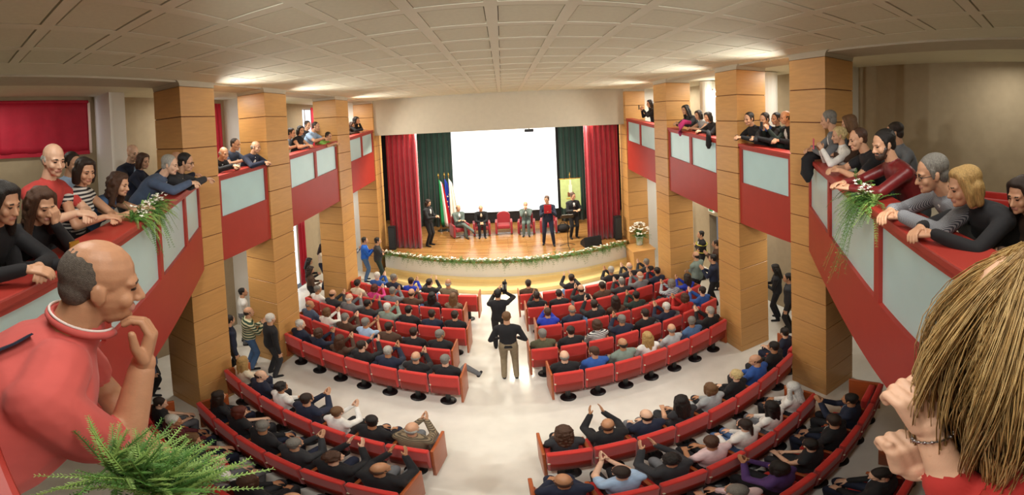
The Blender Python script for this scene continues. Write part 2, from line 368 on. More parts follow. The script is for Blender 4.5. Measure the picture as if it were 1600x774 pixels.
MB().prism([(x, arc(x, 11.85, .95)) for x in xs] + [(4.3, 12.75), (-4.5, 12.75)], 0, .14).build('front_step', stepw, st)
blk = thing('wooden_block', 'square wooden plinth under the flower vase right of the stage', 'plinth', (4.3, 11.5, 0))
MB().box(-.05, .75, -.05, .75, 0, .78).build('body', wood, blk, bevel=.006, seg=1)
MB().box(-.08, .78, -.08, .78, .78, .84).build('top', wood, blk, bevel=.006, seg=1)
# screen and curtains
sc = thing('projection_screen', 'large glowing white projection screen at the back of the stage', 'screen', (0, 16.3, 1.5))
MB().box(-2.38, 2.42, 0, .02, 0, 4.3).build('sheet', screenm, sc)
MB().box(-2.5, -2.38, .0, .03, -.5, 4.3).box(2.42, 2.54, 0, .03, -.5, 4.3).box(-2.38, 2.42, 0, .03, -.5, 0).build('black_border', blackm, sc)
MB().tube([(-2.38, 0.0, -.02), (2.42, 0.0, -.02)], .03).build('weight_bar', black, sc)
drape('stage_curtain', -4.42, -3.2, 12.95, ZS, 5.75, redcurt, .07, .2, 'red velvet stage curtain on the left of the stage', seed=1)
drape('stage_curtain', 3.0, 4.3, 12.95, ZS, 5.75, redcurt, .07, .2, 'red velvet stage curtain on the right of the stage', seed=2)
drape('backdrop_curtain', -4.9, -2.35, 15.9, ZS, 5.9, grncurt, .08, .26, 'dark green backdrop curtain left of the white screen', seed=7)
drape('backdrop_curtain', 2.5, 4.9, 15.9, ZS, 5.9, grncurt, .08, .26, 'dark green backdrop curtain right of the white screen', seed=8)
pj = thing('projector', 'small dark projector hanging under the fascia above the screen', 'projector', (.95, 12.8, 5.3))
MB().box(-.16, .16, -.12, .12, 0, .1).build('body', black, pj, bevel=.01); MB().tube([(0, 0, .1), (0, 0, .35)], .02).build('mount', metal, pj)
# small wall fittings
for k, (x, y, z, ry, lb) in enumerate([(6.05, 8.78, 6.4, 0, 'round ceiling lamp on the white pier in the right gallery'), (6.6, 9.95, 2.75, 0, 'lit wall lamp above the doorway under the right balcony')]):
    t = thing('wall_lamp', lb, 'lamp', (x, y, z))
    glow = mat('lamp_glow', 'FFFFFF', .4, emit='FFF8EA', estr=9)
    MB().lathe([(.13, 0), (.15, .03), (.15, .07)], n=20).build('housing', white, t); MB().lathe([(.12, -.03), (.13, 0)], n=20).build('diffuser', glow, t)
    lamp('POINT', (x - .15, y - .15, z - .12), (x, y, 0), 14, .06)
t = thing('exit_sign', 'small green exit sign under the wall lamp on the right', 'sign', (6.5, 9.95, 2.45))
MB().box(0, .05, -.17, .17, -.08, .08).build('panel', mat('sign_white', 'EFEFEF', .5), t); MB().box(-.006, 0, -.12, .12, -.05, .05).build('pictogram', mat('sign_green', '2C7A4A', .5), t)
# ---------------------------------------------------------------- people
V = lambda *a: np.array(a, float)
def unit(v): v = np.asarray(v, float); return v / (np.linalg.norm(v) + 1e-12)
def frame(fwd, up=(0, 0, 1)):   # columns: right, forward, up
    f = unit(fwd); r = unit(np.cross(f, up)); u = np.cross(r, f); return np.stack([r, f, u], 1)
SKIN, TOP, BOT, SHOE, SHIRT, DARK, LIP = range(7)
def _sph(n, k):
    vv = [(0, 0, -1)]; 
    for i in range(1, k):
        a = -math.pi / 2 + math.pi * i / k
        vv += [(math.cos(a) * math.cos(2 * math.pi * j / n), math.cos(a) * math.sin(2 * math.pi * j / n), math.sin(a)) for j in range(n)]
    vv.append((0, 0, 1)); t = len(vv) - 1
    fs = [(0, 1 + (j + 1) % n, 1 + j) for j in range(n)] + [(t, 1 + (k - 2) * n + j, 1 + (k - 2) * n + (j + 1) % n) for j in range(n)]
    fs += [(1 + i * n + j, 1 + i * n + (j + 1) % n, 1 + (i + 1) * n + (j + 1) % n, 1 + (i + 1) * n + j) for i in range(k - 2) for j in range(n)]
    return np.array(vv), fs
SPH = _sph(16, 10)
class Body:
    def __init__(s): s.v = []; s.f = []; s.pr = []; s.n = 0
    def _add(s, v, f):
        s.f += [tuple(i + s.n for i in q) for q in f]; s.v.append(np.asarray(v, float)); s.n += len(v)
    def el(s, c, r, tag, M=None, bias=0, geo=True):
        c = np.asarray(c, float); r = np.asarray(r if hasattr(r, '__len__') else (r, r, r), float); M = np.eye(3) if M is None else M
        if geo: s._add((SPH[0] * r) @ M.T + c, SPH[1])
        s.pr.append(('e', c, r, M, tag, bias)); return s
    def rc(s, a, b, ra, rb, tag, bias=0, geo=True):
        a = np.asarray(a, float); b = np.asarray(b, float)
        if geo:
            d = b - a; L = np.linalg.norm(d)
            w_ = unit(d) if L > 1e-6 else V(0, 0, 1); u = unit(np.cross(w_, V(1, 0, 0) if abs(w_[0]) < .8 else V(0, 1, 0))); v = np.cross(w_, u)
            n = 12; vv = [a - w_ * ra]; 
            for (c, r, angs) in ((a, ra, (-60, -30, 0)), (b, rb, (0, 30, 60))):
                for g in angs:
                    g = R(g); vv += [c + w_ * r * math.sin(g) + r * math.cos(g) * (math.cos(2 * math.pi * j / n) * u + math.sin(2 * math.pi * j / n) * v) for j in range(n)]
            vv.append(b + w_ * rb); k = 6; t = len(vv) - 1
            fs = [(0, 1 + (j + 1) % n, 1 + j) for j in range(n)] + [(t, 1 + (k - 1) * n + j, 1 + (k - 1) * n + (j + 1) % n) for j in range(n)]
            fs += [(1 + i * n + j, 1 + i * n + (j + 1) % n, 1 + (i + 1) * n + (j + 1) % n, 1 + (i + 1) * n + j) for i in range(k - 1) for j in range(n)]
            s._add(vv, fs)
        s.pr.append(('c', a, b, ra, rb, tag, bias)); return s
    def loft(s, rings, tag):   # rings: (centre, right vec, fwd vec, half width, half depth)
        n = 20; vv = []
        for c, r, f, hw, hd in rings:
            for j in range(n):
                a = 2 * math.pi * j / n; ca, sa = math.cos(a), math.sin(a)
                p = 2.5; q = (abs(ca) ** p + abs(sa) ** p) ** (-1 / p)
                vv.append(c + r * (hw * ca * q) + f * (hd * sa * q))
            e = max(hw - hd, 0.005); s.pr.append(('c', c - r * e, c + r * e, hd, hd, tag, 0))
        k = len(rings); vv = [rings[0][0]] + vv + [rings[-1][0]]; t = len(vv) - 1
        fs = [(0, 1 + (j + 1) % n, 1 + j) for j in range(n)] + [(t, 1 + (k - 1) * n + j, 1 + (k - 1) * n + (j + 1) % n) for j in range(n)]
        fs += [(1 + i * n + j, 1 + i * n + (j + 1) % n, 1 + (i + 1) * n + (j + 1) % n, 1 + (i + 1) * n + j) for i in range(k - 1) for j in range(n)]
        s._add(vv, fs); return s
    def remesh(s, voxel, smooth=2, extra=()):
        me = bpy.data.meshes.new('tmp'); me.from_pydata(np.concatenate(s.v).tolist(), [], s.f)
        o = bpy.data.objects.new('tmp', me); COL.objects.link(o)
        m = o.modifiers.new('r', 'REMESH'); m.mode = 'VOXEL'; m.voxel_size = voxel; m.use_smooth_shade = True
        if smooth: k = o.modifiers.new('s', 'SMOOTH'); k.factor = .5; k.iterations = smooth
        dg = bpy.context.evaluated_depsgraph_get(); ev = o.evaluated_get(dg); em = ev.to_mesh()
        nv = len(em.vertices); v = np.empty(nv * 3); em.vertices.foreach_get('co', v); v = v.reshape(-1, 3)
        nl = len(em.loops); li = np.empty(nl, int); em.loops.foreach_get('vertex_index', li)
        npg = len(em.polygons); ls = np.empty(npg, int); lt = np.empty(npg, int); em.polygons.foreach_get('loop_start', ls); em.polygons.foreach_get('loop_total', lt)
        ev.to_mesh_clear(); bpy.data.objects.remove(o); bpy.data.meshes.remove(me)
        cen = np.add.reduceat(v[li], ls, axis=0) / lt[:, None]
        best = np.full(npg, 1e9); tg = np.zeros(npg, int)
        for p in list(s.pr) + list(extra):
            if p[0] == 'c':
                _, a, b, ra, rb, tag_, bias = p; d = b - a; L2 = d @ d
                t = np.clip(((cen - a) @ d) / L2, 0, 1) if L2 > 1e-10 else np.zeros(npg)
                q = np.linalg.norm(cen - a - t[:, None] * d, axis=1) - (ra + (rb - ra) * t) - bias
            else:
                _, c, r, M, tag_, bias = p
                q = (np.linalg.norm(((cen - c) @ M) / r, axis=1) - 1) * r.min() - bias
            k = q < best; best[k] = q[k]; tg[k] = tag_
        return v, li, ls, lt, tg
def join_mesh(name, parts, mats):
    V_ = []; LI = []; LS = []; LT = []; TG = []; nv = nl = 0
    for v, li, ls, lt, tg in parts:
        V_.append(v); LI.append(li + nv); LS.append(ls + nl); LT.append(lt); TG.append(tg); nv += len(v); nl += len(li)
    V_, LI, LS, LT, TG = map(np.concatenate, (V_, LI, LS, LT, TG))
    me = bpy.data.meshes.new(name)
    me.vertices.add(len(V_)); me.vertices.foreach_set('co', V_.ravel()); me.loops.add(len(LI)); me.loops.foreach_set('vertex_index', LI)
    me.polygons.add(len(LS)); me.polygons.foreach_set('loop_start', LS)
    for m in mats: me.materials.append(m)
    me.polygons.foreach_set('material_index', TG); me.polygons.foreach_set('use_smooth', [True] * len(LS))
    me.update(calc_edges=True); me.validate(); return me
def ik(a, t, l1, l2, hint):
    a, t = np.asarray(a, float), np.asarray(t, float); d = t - a; L = np.linalg.norm(d); L2 = min(max(L, abs(l1 - l2) + .01), l1 + l2 - .004)
    d = d / (L + 1e-9); t = a + d * L2
    x = (l1 * l1 - l2 * l2 + L2 * L2) / (2 * L2); h = math.sqrt(max(l1 * l1 - x * x, 0)); hv = np.asarray(hint, float); hv = unit(hv - d * (hv @ d))
    return a + d * x + hv * h, t
def hand(B, w_, d, nrm, side, curl=.5, s=1., tag=SKIN, spread=.3, thumb=None):
    """wrist, finger direction, palm normal (towards what is held), side +1 right hand / -1 left"""
    d = unit(d); nrm = unit(np.asarray(nrm, float) - d * (np.asarray(nrm, float) @ d)); lat = np.cross(d, nrm) * side   # lat: towards thumb
    pc = w_ + d * .05 * s
    B.rc(w_, w_ + d * .02 * s, .026 * s, .027 * s, tag)
    for k, o in enumerate((-.026, -.009, .009, .026)):
        B.rc(w_ + d * .02 * s + lat * o * .7 * s, w_ + d * .092 * s + lat * o * s, .0155 * s, .0135 * s, tag)
    for k, (o, L) in enumerate(zip((-.030, -.010, .010, .030), (.060, .075, .082, .074))):
        b0 = w_ + d * .095 * s + lat * o * s; dd = unit(d + lat * o * spread * 8 * .5)
        c1 = curl * .8; p1 = b0 + (dd * math.cos(c1) + nrm * math.sin(c1)) * L * .5 * s
        c2 = curl * 2.0; p2 = p1 + (dd * math.cos(c2) + nrm * math.sin(c2)) * L * .32 * s
        c3 = curl * 2.8; p3 = p2 + (dd * math.cos(c3) + nrm * math.sin(c3)) * L * .24 * s
        B.rc(b0, p1, .0100 * s, .0092 * s, tag); B.rc(p1, p2, .0092 * s, .0084 * s, tag); B.rc(p2, p3, .0084 * s, .0072 * s, tag)
    t0 = w_ + d * .03 * s + lat * .026 * s
    t1 = t0 + unit(d * .7 + lat * .8 + nrm * .35) * .045 * s if thumb is None else t0 + unit(thumb) * .045 * s
    t2 = t1 + unit(d * 1.0 + lat * .15 + nrm * (.3 + curl * .5)) * .035 * s if thumb is None else t1 + unit(unit(thumb) + d * .5) * .04 * s
    B.rc(t0, t1, .0150 * s, .0115 * s, tag); B.rc(t1, t2, .0112 * s, .0088 * s, tag)
def head_prims(B, C, M, female=False, s=1., beard=False):
    P = lambda x, y, z: C + M @ V(x, y, z) * s
    E = lambda c, r, t, b=0, g=True: B.el(P(*c), V(*r) * s, t, M, b, g)
    E((0, -.014, .036), (.077, .099, .086), SKIN); E((0, .018, -.02), (.066, .074, .088), SKIN)
    E((0, .042, -.078), (.046, .046, .036), SKIN); E((0, .070, -.095), (.022, .022, .017), SKIN)
    E((0, .066, .02), (.056, .026, .022), SKIN); E((.042, .058, -.03), (.022, .024, .026), SKIN); E((-.042, .058, -.03), (.022, .024, .026), SKIN)
    B.rc(P(0, .088, .004), P(0, .108, -.034), .0085 * s, .0125 * s, SKIN); B.rc(P(-.010, .098, -.038), P(.010, .098, -.038), .009 * s, .009 * s, SKIN)
    for k in (-1, 1):
        E((k * .074, -.006, -.012), (.010, .017, .030), SKIN); E((k * .081, -.014, -.004), (.005, .017, .024), SKIN)
        B.el(P(k * .031, .080, .002), V(.0115, .009, .0050) * s, DARK, M, .0005)
        B.rc(P(k * .016, .091, .022), P(k * .046, .083, .022), .0038 * s, .003 * s, DARK, .0)
    B.rc(P(-.021, .084, -.066), P(.021, .084, -.066), .0075 * s, .0075 * s, LIP, .0)
    B.rc(P(-.01, .088, -.064), P(.01, .088, -.064), .008 * s, .008 * s, LIP, 0)
    if beard:
        B.el(P(0, .045, -.085), V(.055, .052, .042) * s, DARK, M, .002)
        for k in (-1, 1): B.rc(P(k * .06, .02, -.03), P(k * .045, .05, -.08), .018 * s, .018 * s, DARK, .002)
        B.rc(P(-.024, .086, -.052), P(.024, .086, -.052), .006 * s, .006 * s, DARK, .003)
HEADS = {}
def make_body(name, hip, lean, hands, feet, head=(0, 0), elbow=None, knee=None, female=False, sleeve='long', bottom='trousers', coat=True,
              res=.014, hres=.010, fres=.008, curl=.5, up2=0., handdir=None, beard=False, palm=None, yaw=0, girth=1., tie=True, hide_legs=False):
    """all in a local frame: facing +Y, x to the person's right, z up"""
    hip = V(*hip); kx = .9 if female else 1.
    sp = V(0, math.sin(lean), math.cos(lean)); sp2 = V(0, math.sin(lean + up2), math.cos(lean + up2))
    cy_, sy_ = math.cos(yaw), math.sin(yaw); rt = V(cy_, sy_, 0)
    fw = np.cross(sp, V(-1, 0, 0)); fw = unit(np.cross(V(0, 0, 1), rt)) * math.cos(lean) - V(0, 0, 1) * math.sin(lean); fw = unit(fw)
    mid = hip + sp * .25; nk = mid + sp2 * .26
    B = Body(); g = girth
    at = lambda t: hip + sp * t if t <= .25 else mid + sp2 * (t - .25)
    prof = [(-.10, .10, .085), (-.05, .155, .115), (.02, .170, .125), (.10, .158, .118), (.18, .150, .112), (.27, .165, .122), (.35, .178, .122), (.41, .180, .108), (.455, .150, .088), (.49, .085, .066)]
    if coat: prof = [(t, w_ + .012, d_ + .012) for t, w_, d_ in prof]
    B.loft([(at(t), rt, fw, w_ * kx * (g if t < .4 else 1), d_ * (g if t < .4 else 1)) for t, w_, d_ in prof], TOP)
    # belt line: everything low belongs to the trousers
    if not coat or True:
        lo = -.02 if coat else .05
        for t in (-.10, -.05, lo - .02): B.rc(at(t) - rt * .07, at(t) + rt * .07, .12, .12, BOT, .003 if t < lo else 0, geo=False)
    if female: 
        for k in (-1, 1): B.el(at(.31) + rt * k * .075 + fw * .085, (.07, .06, .07), TOP)
    # shirt front and collar
    if coat:
        B.el(at(.37) + fw * .118, (.035, .03, .10), SHIRT, None, .004, geo=False)
        B.el(at(.46) + fw * .06, (.045, .04, .05), SHIRT, None, .0, geo=False)
        if tie: B.el(at(.33) + fw * .135, (.016, .03, .12), DARK, None, .008, geo=False)
    B.rc(at(.475), at(.50), .075, .062, SHIRT if coat else TOP, 0)
    parts = []
    # head
    hp, hy = head
    ny = hp
    nd = unit(sp2 * .75 + V(0, 0, 1) * .55 + V(0, .12, 0)); C = nk + nd * .135
    M = frame(V(-math.sin(hy) * math.cos(hp), math.cos(hy) * math.cos(hp), math.sin(hp)))
    C = C + M @ V(0, .022, .02)
    H = Body(); head_prims(H, C, M, female, 1. if not female else .96, beard)
    H.rc(nk - sp2 * .03, C + M @ V(0, -.025, -.05), .060 * (.88 if female else 1), .056 * (.88 if female else 1), SKIN)
    # arms
    for k, s_ in enumerate((-1, 1)):
        sh = at(.405) + rt * s_ * .185 * kx; tgt = V(*hands[k]); hint = (elbow[k] if elbow else (s_ * .6, -.5, -.8))
        el_, wr = ik(sh, tgt, .285, .255, hint); e = .010 if coat else .003
        B.rc(at(.43) + rt * s_ * .09, sh, .075, .066 + e, TOP); st = TOP
        if sleeve == 'long':
            B.rc(sh, el_, .058 + e, .046 + e, TOP); B.rc(el_, wr - unit(wr - el_) * .01, .046 + e, .034 + e, TOP)
            if coat: B.rc(wr - unit(wr - el_) * .01, wr + unit(wr - el_) * .002, .036, .034, SHIRT)
        elif sleeve == 'short':
            m_ = sh + (el_ - sh) * .55; B.rc(sh, m_, .064, .060, TOP); B.rc(m_, el_, .048, .042, SKIN); B.rc(el_, wr, .043, .029, SKIN)
        else:
            B.rc(sh, el_, .050, .040, SKIN); B.rc(el_, wr, .041, .027, SKIN)
        hd = handdir[k] if handdir else (wr - el_); pn = palm[k] if palm else (-s_, 0, -.4)
        Hd = Body(); fs = .92 if female else 1.
        Hd.rc(wr - unit(wr - el_) * .05, wr, .028, .026, SKIN); hand(Hd, wr, hd, pn, s_, curl, fs)
        parts.append(Hd.remesh(fres, 1))
    # legs
    if not hide_legs:
        for k, s_ in enumerate((-1, 1)):
            hj = hip + rt * s_ * .09 * kx + sp * -.03; ft = V(*feet[k]); an = ft + V(0, -.05, .08)
            kn, an = ik(hj, an, .43, .43, knee[k] if knee else (0, 1, .15))
            if bottom == 'trousers':
                B.rc(hj, kn, .092, .066, BOT); B.rc(kn, an, .066, .052, BOT)
            else:
                B.rc(hj, kn, .095, .070, BOT); B.rc(kn, an, .052, .036, SKIN)
            B.rc(an, an + V(0, 0, -.03), .042, .045, SHOE); td = unit(V(s_ * .12, 1, 0)); B.rc(an + V(0, -.02, -.055), an + V(0, 0, -.058) + td * .15, .036, .030, SHOE)
        if bottom == 'skirt':
            pass
    # keep the cloth boundary off the neck
    parts = [B.remesh(res, 3), H.remesh(hres, 2)] + parts
    me = join_mesh(name, parts, [MATS['skin_a'], MATS['skin_a'], MATS['skin_a'], MATS['skin_a'], MATS['skin_a'], MATS['skin_a'], MATS['skin_a']])
    HEADS[name] = (C, M, .96 if female else 1.); return me
for k, c_ in (('skin_a', 'C99A7A'), ('skin_b', 'B5835F'), ('skin_c', 'DDB396')):
    mat(k, c_, .5, vary=.05, vscale=25, bump=.03, bscale=200)
lipm = mat('lip', 'B07868', .5); darkm = mat('eye_brow_dark', '3A2A20', .5)
# hair: shared meshes in head-local space
HAIR = {}
def hair_mesh(name, fn, voxel=.009, smooth=2):
    B = Body(); fn(B); v, li, ls, lt, tg = B.remesh(voxel, smooth); tg[:] = 0
    HAIR[name] = join_mesh('hair_' + name, [(v, li, ls, lt, tg)], [darkm])
def h_short(B, fr=.0):
    B.el((0, -.030, .050), (.086, .103, .084), 0); B.el((0, -.060, -.01), (.072, .058, .075), 0)
    for k in (-1, 1): B.rc((k * .072, .012, .03), (k * .074, .016, -.015), .016, .010, 0)
def h_ring(B):
    B.el((0, -.050, -.004), (.083, .073, .052), 0); B.el((0, -.07, -.035), (.06, .045, .04), 0)
    for k in (-1, 1): B.rc((k * .073, -.01, .02), (k * .075, .005, -.005), .016, .012, 0)
def h_crop(B):
    B.el((0, -.026, .042), (.081, .101, .086), 0); B.el((0, -.056, -.01), (.07, .055, .065), 0)
def h_bob(B):
    h_short(B)
    for k in (-1, 1):
        B.rc((k * .06, .03, .075), (k * .082, .01, -.03), .030, .030, 0); B.rc((k * .082, .01, -.03), (k * .078, .005, -.095), .030, .026, 0); B.rc((k * .07, -.05, .0), (k * .07, -.05, -.1), .04, .035, 0)
    B.el((0, -.07, -.03), (.088, .06, .095), 0); B.el((0, .01, .095), (.07, .07, .035), 0)
def h_long(B):
    h_bob(B)
    for k in (-1, 1):
        B.rc((k * .08, .0, -.05), (k * .095, -.01, -.20), .032, .034, 0); B.rc((k * .07, -.06, -.05), (k * .06, -.085, -.28), .045, .035, 0)
    B.rc((0, -.085, -.05), (0, -.105, -.30), .055, .04, 0)
def h_curlylong(B):
    rn = random.Random(5); h_long(B)
    for i in range(150):
        a = rn.uniform(0, 2 * math.pi); z = rn.uniform(-.27, .12); rr = .1 if z < .02 else .1 * math.cos((z - .02) / .1 * 1.2)
        x, y = rr * math.cos(a), rr * 1.1 * math.sin(a) - .03
        if y > .045 and z < .07: continue
        B.el((x, y, z), rn.uniform(.014, .024), 0)
def h_curlyshort(B):
    rn = random.Random(8); h_short(B)
    for i in range(120):
        d = unit([rn.gauss(0, 1), rn.gauss(-.35, 1), rn.gauss(.5, 1)]); 
        if d[1] > .35 and d[2] < .6 or d[2] < -.45: continue
        B.el(V(0, -.025, .03) + d * V(.088, .105, .095), rn.uniform(.013, .024), 0)
def h_pony(B):
    h_short(B); B.el((0, -.115, .02), .035, 0); B.rc((0, -.125, .01), (0, -.14, -.18), .032, .018, 0)
def h_veil(B):
    B.el((0, -.03, .04), (.098, .112, .098), 0)
    for k in (-1, 1): B.rc((k * .085, -.01, .0), (k * .13, -.05, -.28), .035, .05, 0)
    B.rc((0, -.09, 0), (0, -.14, -.3), .06, .07, 0)
for nm, fn in (('short', h_short), ('ring', h_ring), ('crop', h_crop), ('bob', h_bob), ('long', h_long), ('curlylong', h_curlylong), ('curly', h_curlyshort), ('pony', h_pony), ('veil', h_veil)):
    hair_mesh(nm, fn)
HC = {'black': '17120F', 'dark': '2A1D15', 'brown': '4A3020', 'lbrown': '6E4E30', 'auburn': '5A2416', 'grey': '7C7972', 'lgrey': 'A8A59C', 'white': 'D8D5CC', 'blonde': 'B08E56', 'lblonde': 'CDB680', 'veil': 'DADBD6'}
HW = {'black': 'black-haired', 'dark': 'dark-haired', 'brown': 'brown-haired', 'lbrown': 'light-brown-haired', 'auburn': 'auburn-haired', 'grey': 'grey-haired', 'lgrey': 'silver-haired', 'white': 'white-haired', 'blonde': 'blonde', 'lblonde': 'pale blonde', 'veil': 'white-veiled'}
CC = {'black': '16161A', 'navy': '1A2238', 'darkgrey': '2C2D31', 'grey': '6E7175', 'lgrey': 'A9AEB0', 'white': 'E6E5E0', 'cream': 'D9CDB4', 'brown': '4B3527', 'olive': '55533C', 'greygreen': '7C8C82', 'royal': '1F37A8', 'blue': '2C56A0', 'denim': '4C6C96', 'lblue': '9DB8D6', 'pink': 'C93A7E', 'palepink': 'DFC4C6', 'red': 'B3231E', 'maroon': '571B22', 'purple': '4A2E66', 'greyblue': '4A5A74', 'plaid': '7A6A58', 'striped': 'B9B9B5', 'floral': '8A9AA6', 'darkgreen': '20302A', 'coral': 'C2443F', 'redleather': '6E1A1C', 'green': '6E9A3C', 'brightblue': '1E62C8', 'tanw': 'C8B48E', 'greysuit': '5C6A66', 'khaki': '8A7C62'}
CW = {'greygreen': 'grey-green', 'darkgrey': 'charcoal', 'lgrey': 'light grey', 'royal': 'royal blue', 'lblue': 'light blue', 'palepink': 'pale pink', 'greyblue': 'grey-blue', 'striped': 'striped', 'darkgreen': 'dark green', 'redleather': 'dark red leather', 'brightblue': 'bright blue', 'tanw': 'tan', 'greysuit': 'slate grey'}
def stripe_mat(name, c1, c2, scale, axis='Z'):
    m = bpy.data.materials.new(name); m.use_nodes = True; nt = m.node_tree; b = nt.nodes['Principled BSDF']; b.inputs['Roughness'].default_value = .8
    tc = nt.nodes.new('ShaderNodeTexCoord'); wv = nt.nodes.new('ShaderNodeTexWave'); wv.bands_direction = axis; wv.inputs['Scale'].default_value = scale; wv.inputs['Distortion'].default_value = .6
    r = nt.nodes.new('ShaderNodeValToRGB'); r.color_ramp.elements[0].position = .45; r.color_ramp.elements[1].position = .55
    r.color_ramp.elements[0].color = (*rgb(c1), 1); r.color_ramp.elements[1].color = (*rgb(c2), 1)
    nt.links.new(tc.outputs['Object'], wv.inputs['Vector']); nt.links.new(wv.outputs['Fac'], r.inputs[0]); nt.links.new(r.outputs[0], b.inputs['Base Color']); MATS[name] = m; return m
stripe_mat('cloth_striped', 'D8D8D2', '2A2A30', 9); stripe_mat('cloth_plaid', '8A7A60', '4E4436', 12); stripe_mat('cloth_greenstripe', '2E4A3A', 'D6CFA8', 4.5)
stripe_mat('cloth_finestripe', 'A2A4A8', '4A4E58', 60, 'X'); stripe_mat('cloth_floral', 'C9CCCB', '6A7C90', 8, 'DIAGONAL')
def cloth(c): return MATS.get('cloth_' + c) or mat('cloth_' + c, CC[c], .42 if 'leather' in c else .85, bump=.5, bscale=9, vary=.10, vscale=14, sheen=.03)
def hairm(c):
    return mat('hair_' + c, HC[c], .5, bump=.7, bscale=120, vary=.3, vscale=45, stretch=(3, 3, .35))
BODIES = {}
def person(body, loc, rz, label, top='black', bot='darkgrey', hair=('short', 'dark'), skin='skin_a', shirt='white', shoe='black', group=None, scale=1., extra=None):
    t = thing('person', label, 'person', loc, rz, group, scale)
    o = ob('body', BODIES[body], t)
    for i, m in enumerate((MATS[skin], cloth(top), cloth(bot), cloth(shoe), cloth(shirt), darkm, lipm)):
        o.material_slots[i].link = 'OBJECT'; o.material_slots[i].material = m
    if hair and hair[0] != 'bald':
        C, M, s = HEADS[body]; h = ob('hair', HAIR[hair[0]], t)
        h.matrix_local = Matrix([[*(M[0] * s), C[0]], [*(M[1] * s), C[1]], [*(M[2] * s), C[2]], [0, 0, 0, 1]])
        h.material_slots[0].link = 'OBJECT'; h.material_slots[0].material = hairm(hair[1])
    if extra: extra(t, body)
    return t
def local_head(body, p):
    C, M, s = HEADS[body]; return C + M @ V(*p) * s
def glasses(t, body):
    b = MB()
    for k in (-1, 1):
        c_ = [local_head(body, (k * .033 + .021 * math.cos(a), .098 - .01 * abs(math.cos(a)), .001 + .017 * math.sin(a))) for a in [2 * math.pi * i / 12 for i in range(13)]]
        b.tube(c_, .0022, 5); b.tube([local_head(body, (k * .054, .09, .004)), local_head(body, (k * .082, .0, .004))], .0022, 5)
    b.tube([local_head(body, (-.012, .1, .003)), local_head(body, (.012, .1, .003))], .0022, 5); b.build('glasses', black, t)
F = dict(res=.014, hres=.0095, fres=.0075)       # far
Nn = dict(res=.010, hres=.0058, fres=.0046)      # near
SF = [(-.1, .40, 0), (.1, .40, 0)]
def seat_pose(nm, **k):
    d = dict(hip=(0, -.06, .50), lean=R(-9), feet=SF, up2=R(6)); d.update(F); d.update(k); BODIES[nm] = make_body(nm, **d)
LAP = [(-.10, .26, .60), (.10, .26, .60)]; CLAP = [(-.035, .30, .97), (.035, .30, .97)]; CL2 = [(-.09, .30, 1.05), (.09, .30, 1.05)]
cd = dict(handdir=[(.12, .55, .8), (-.12, .55, .8)], palm=[(1, 0, 0), (-1, 0, 0)], curl=.15)
seat_pose('sit_lap', hands=LAP, palm=[(0, 0, -1)] * 2)
seat_pose('sit_clap', hands=CLAP, **cd)
seat_pose('sit_clap2', hands=CL2, head=(0, R(-25)), **cd)
seat_pose('sit_turn', hands=LAP, palm=[(0, 0, -1)] * 2, head=(R(-8), R(-40)))
seat_pose('sit_turn2', hands=LAP, palm=[(0, 0, -1)] * 2, head=(R(-14), R(35)))
seat_pose('sit_lean', hands=[(-.08, .42, .62), (.08, .42, .62)], lean=R(14), up2=R(14), palm=[(0, 0, -1)] * 2, head=(R(-12), 0))
seat_pose('sit_leg', hands=LAP, palm=[(0, 0, -1)] * 2, feet=[(-.1, .40, 0), (.42, .50, .30)], knee=[(0, 1, .15), (.2, .6, 1)])
seat_pose('fsit_lap', hands=LAP, palm=[(0, 0, -1)] * 2, female=True, coat=False)
seat_pose('fsit_clap', hands=CLAP, female=True, coat=False, **cd)
seat_pose('fsit_bare', hands=[(-.04, .30, .66), (.08, .26, .62)], palm=[(0, 0, -1)] * 2, female=True, coat=False, sleeve='none', head=(R(-10), R(-28)))
seat_pose('sit_shirt', hands=CLAP, coat=False, sleeve='short', **cd)
seat_pose('sit_shirtlap', hands=LAP, coat=False, sleeve='short', palm=[(0, 0, -1)] * 2, head=(R(-8), R(-30)))
ST = [(-.11, .03, 0), (.11, .03, 0)]
def stand_pose(nm, **k):
    d = dict(hip=(0, 0, .93), lean=R(1), feet=ST, hands=[(-.26, .05, .80), (.26, .05, .80)], curl=.5); d.update(F); d.update(k); BODIES[nm] = make_body(nm, **d)
stand_pose('stand', head=(R(-4), R(15)))
stand_pose('stand_clap', hands=[(-.035, .30, 1.22), (.035, .30, 1.22)], **cd)
stand_pose('stand_cross', hands=[(.14, .17, 1.16), (-.14, .19, 1.12)], elbow=[(-.6, .2, -1), (.6, .2, -1)], palm=[(0, -1, 0)] * 2)
stand_pose('fstand', female=True, coat=False, hands=[(-.05, .28, 1.12), (.07, .28, 1.1)], head=(R(-14), R(-10)))
stand_pose('stand_shirt', coat=False, sleeve='short', hands=[(.05, .2, .98), (-.05, .22, .98)])
stand_pose('stand_back', lean=R(4), hands=[(-.18, .16, 1.0), (.18, .16, 1.0)], head=(R(-6), 0), coat=False)
stand_pose('stand_film', lean=R(-2), hands=[(.03, .30, 1.58), (.16, .22, 1.52)], head=(R(8), 0), coat=False, palm=[(1, 0, 0), (-1, 0, 0)])
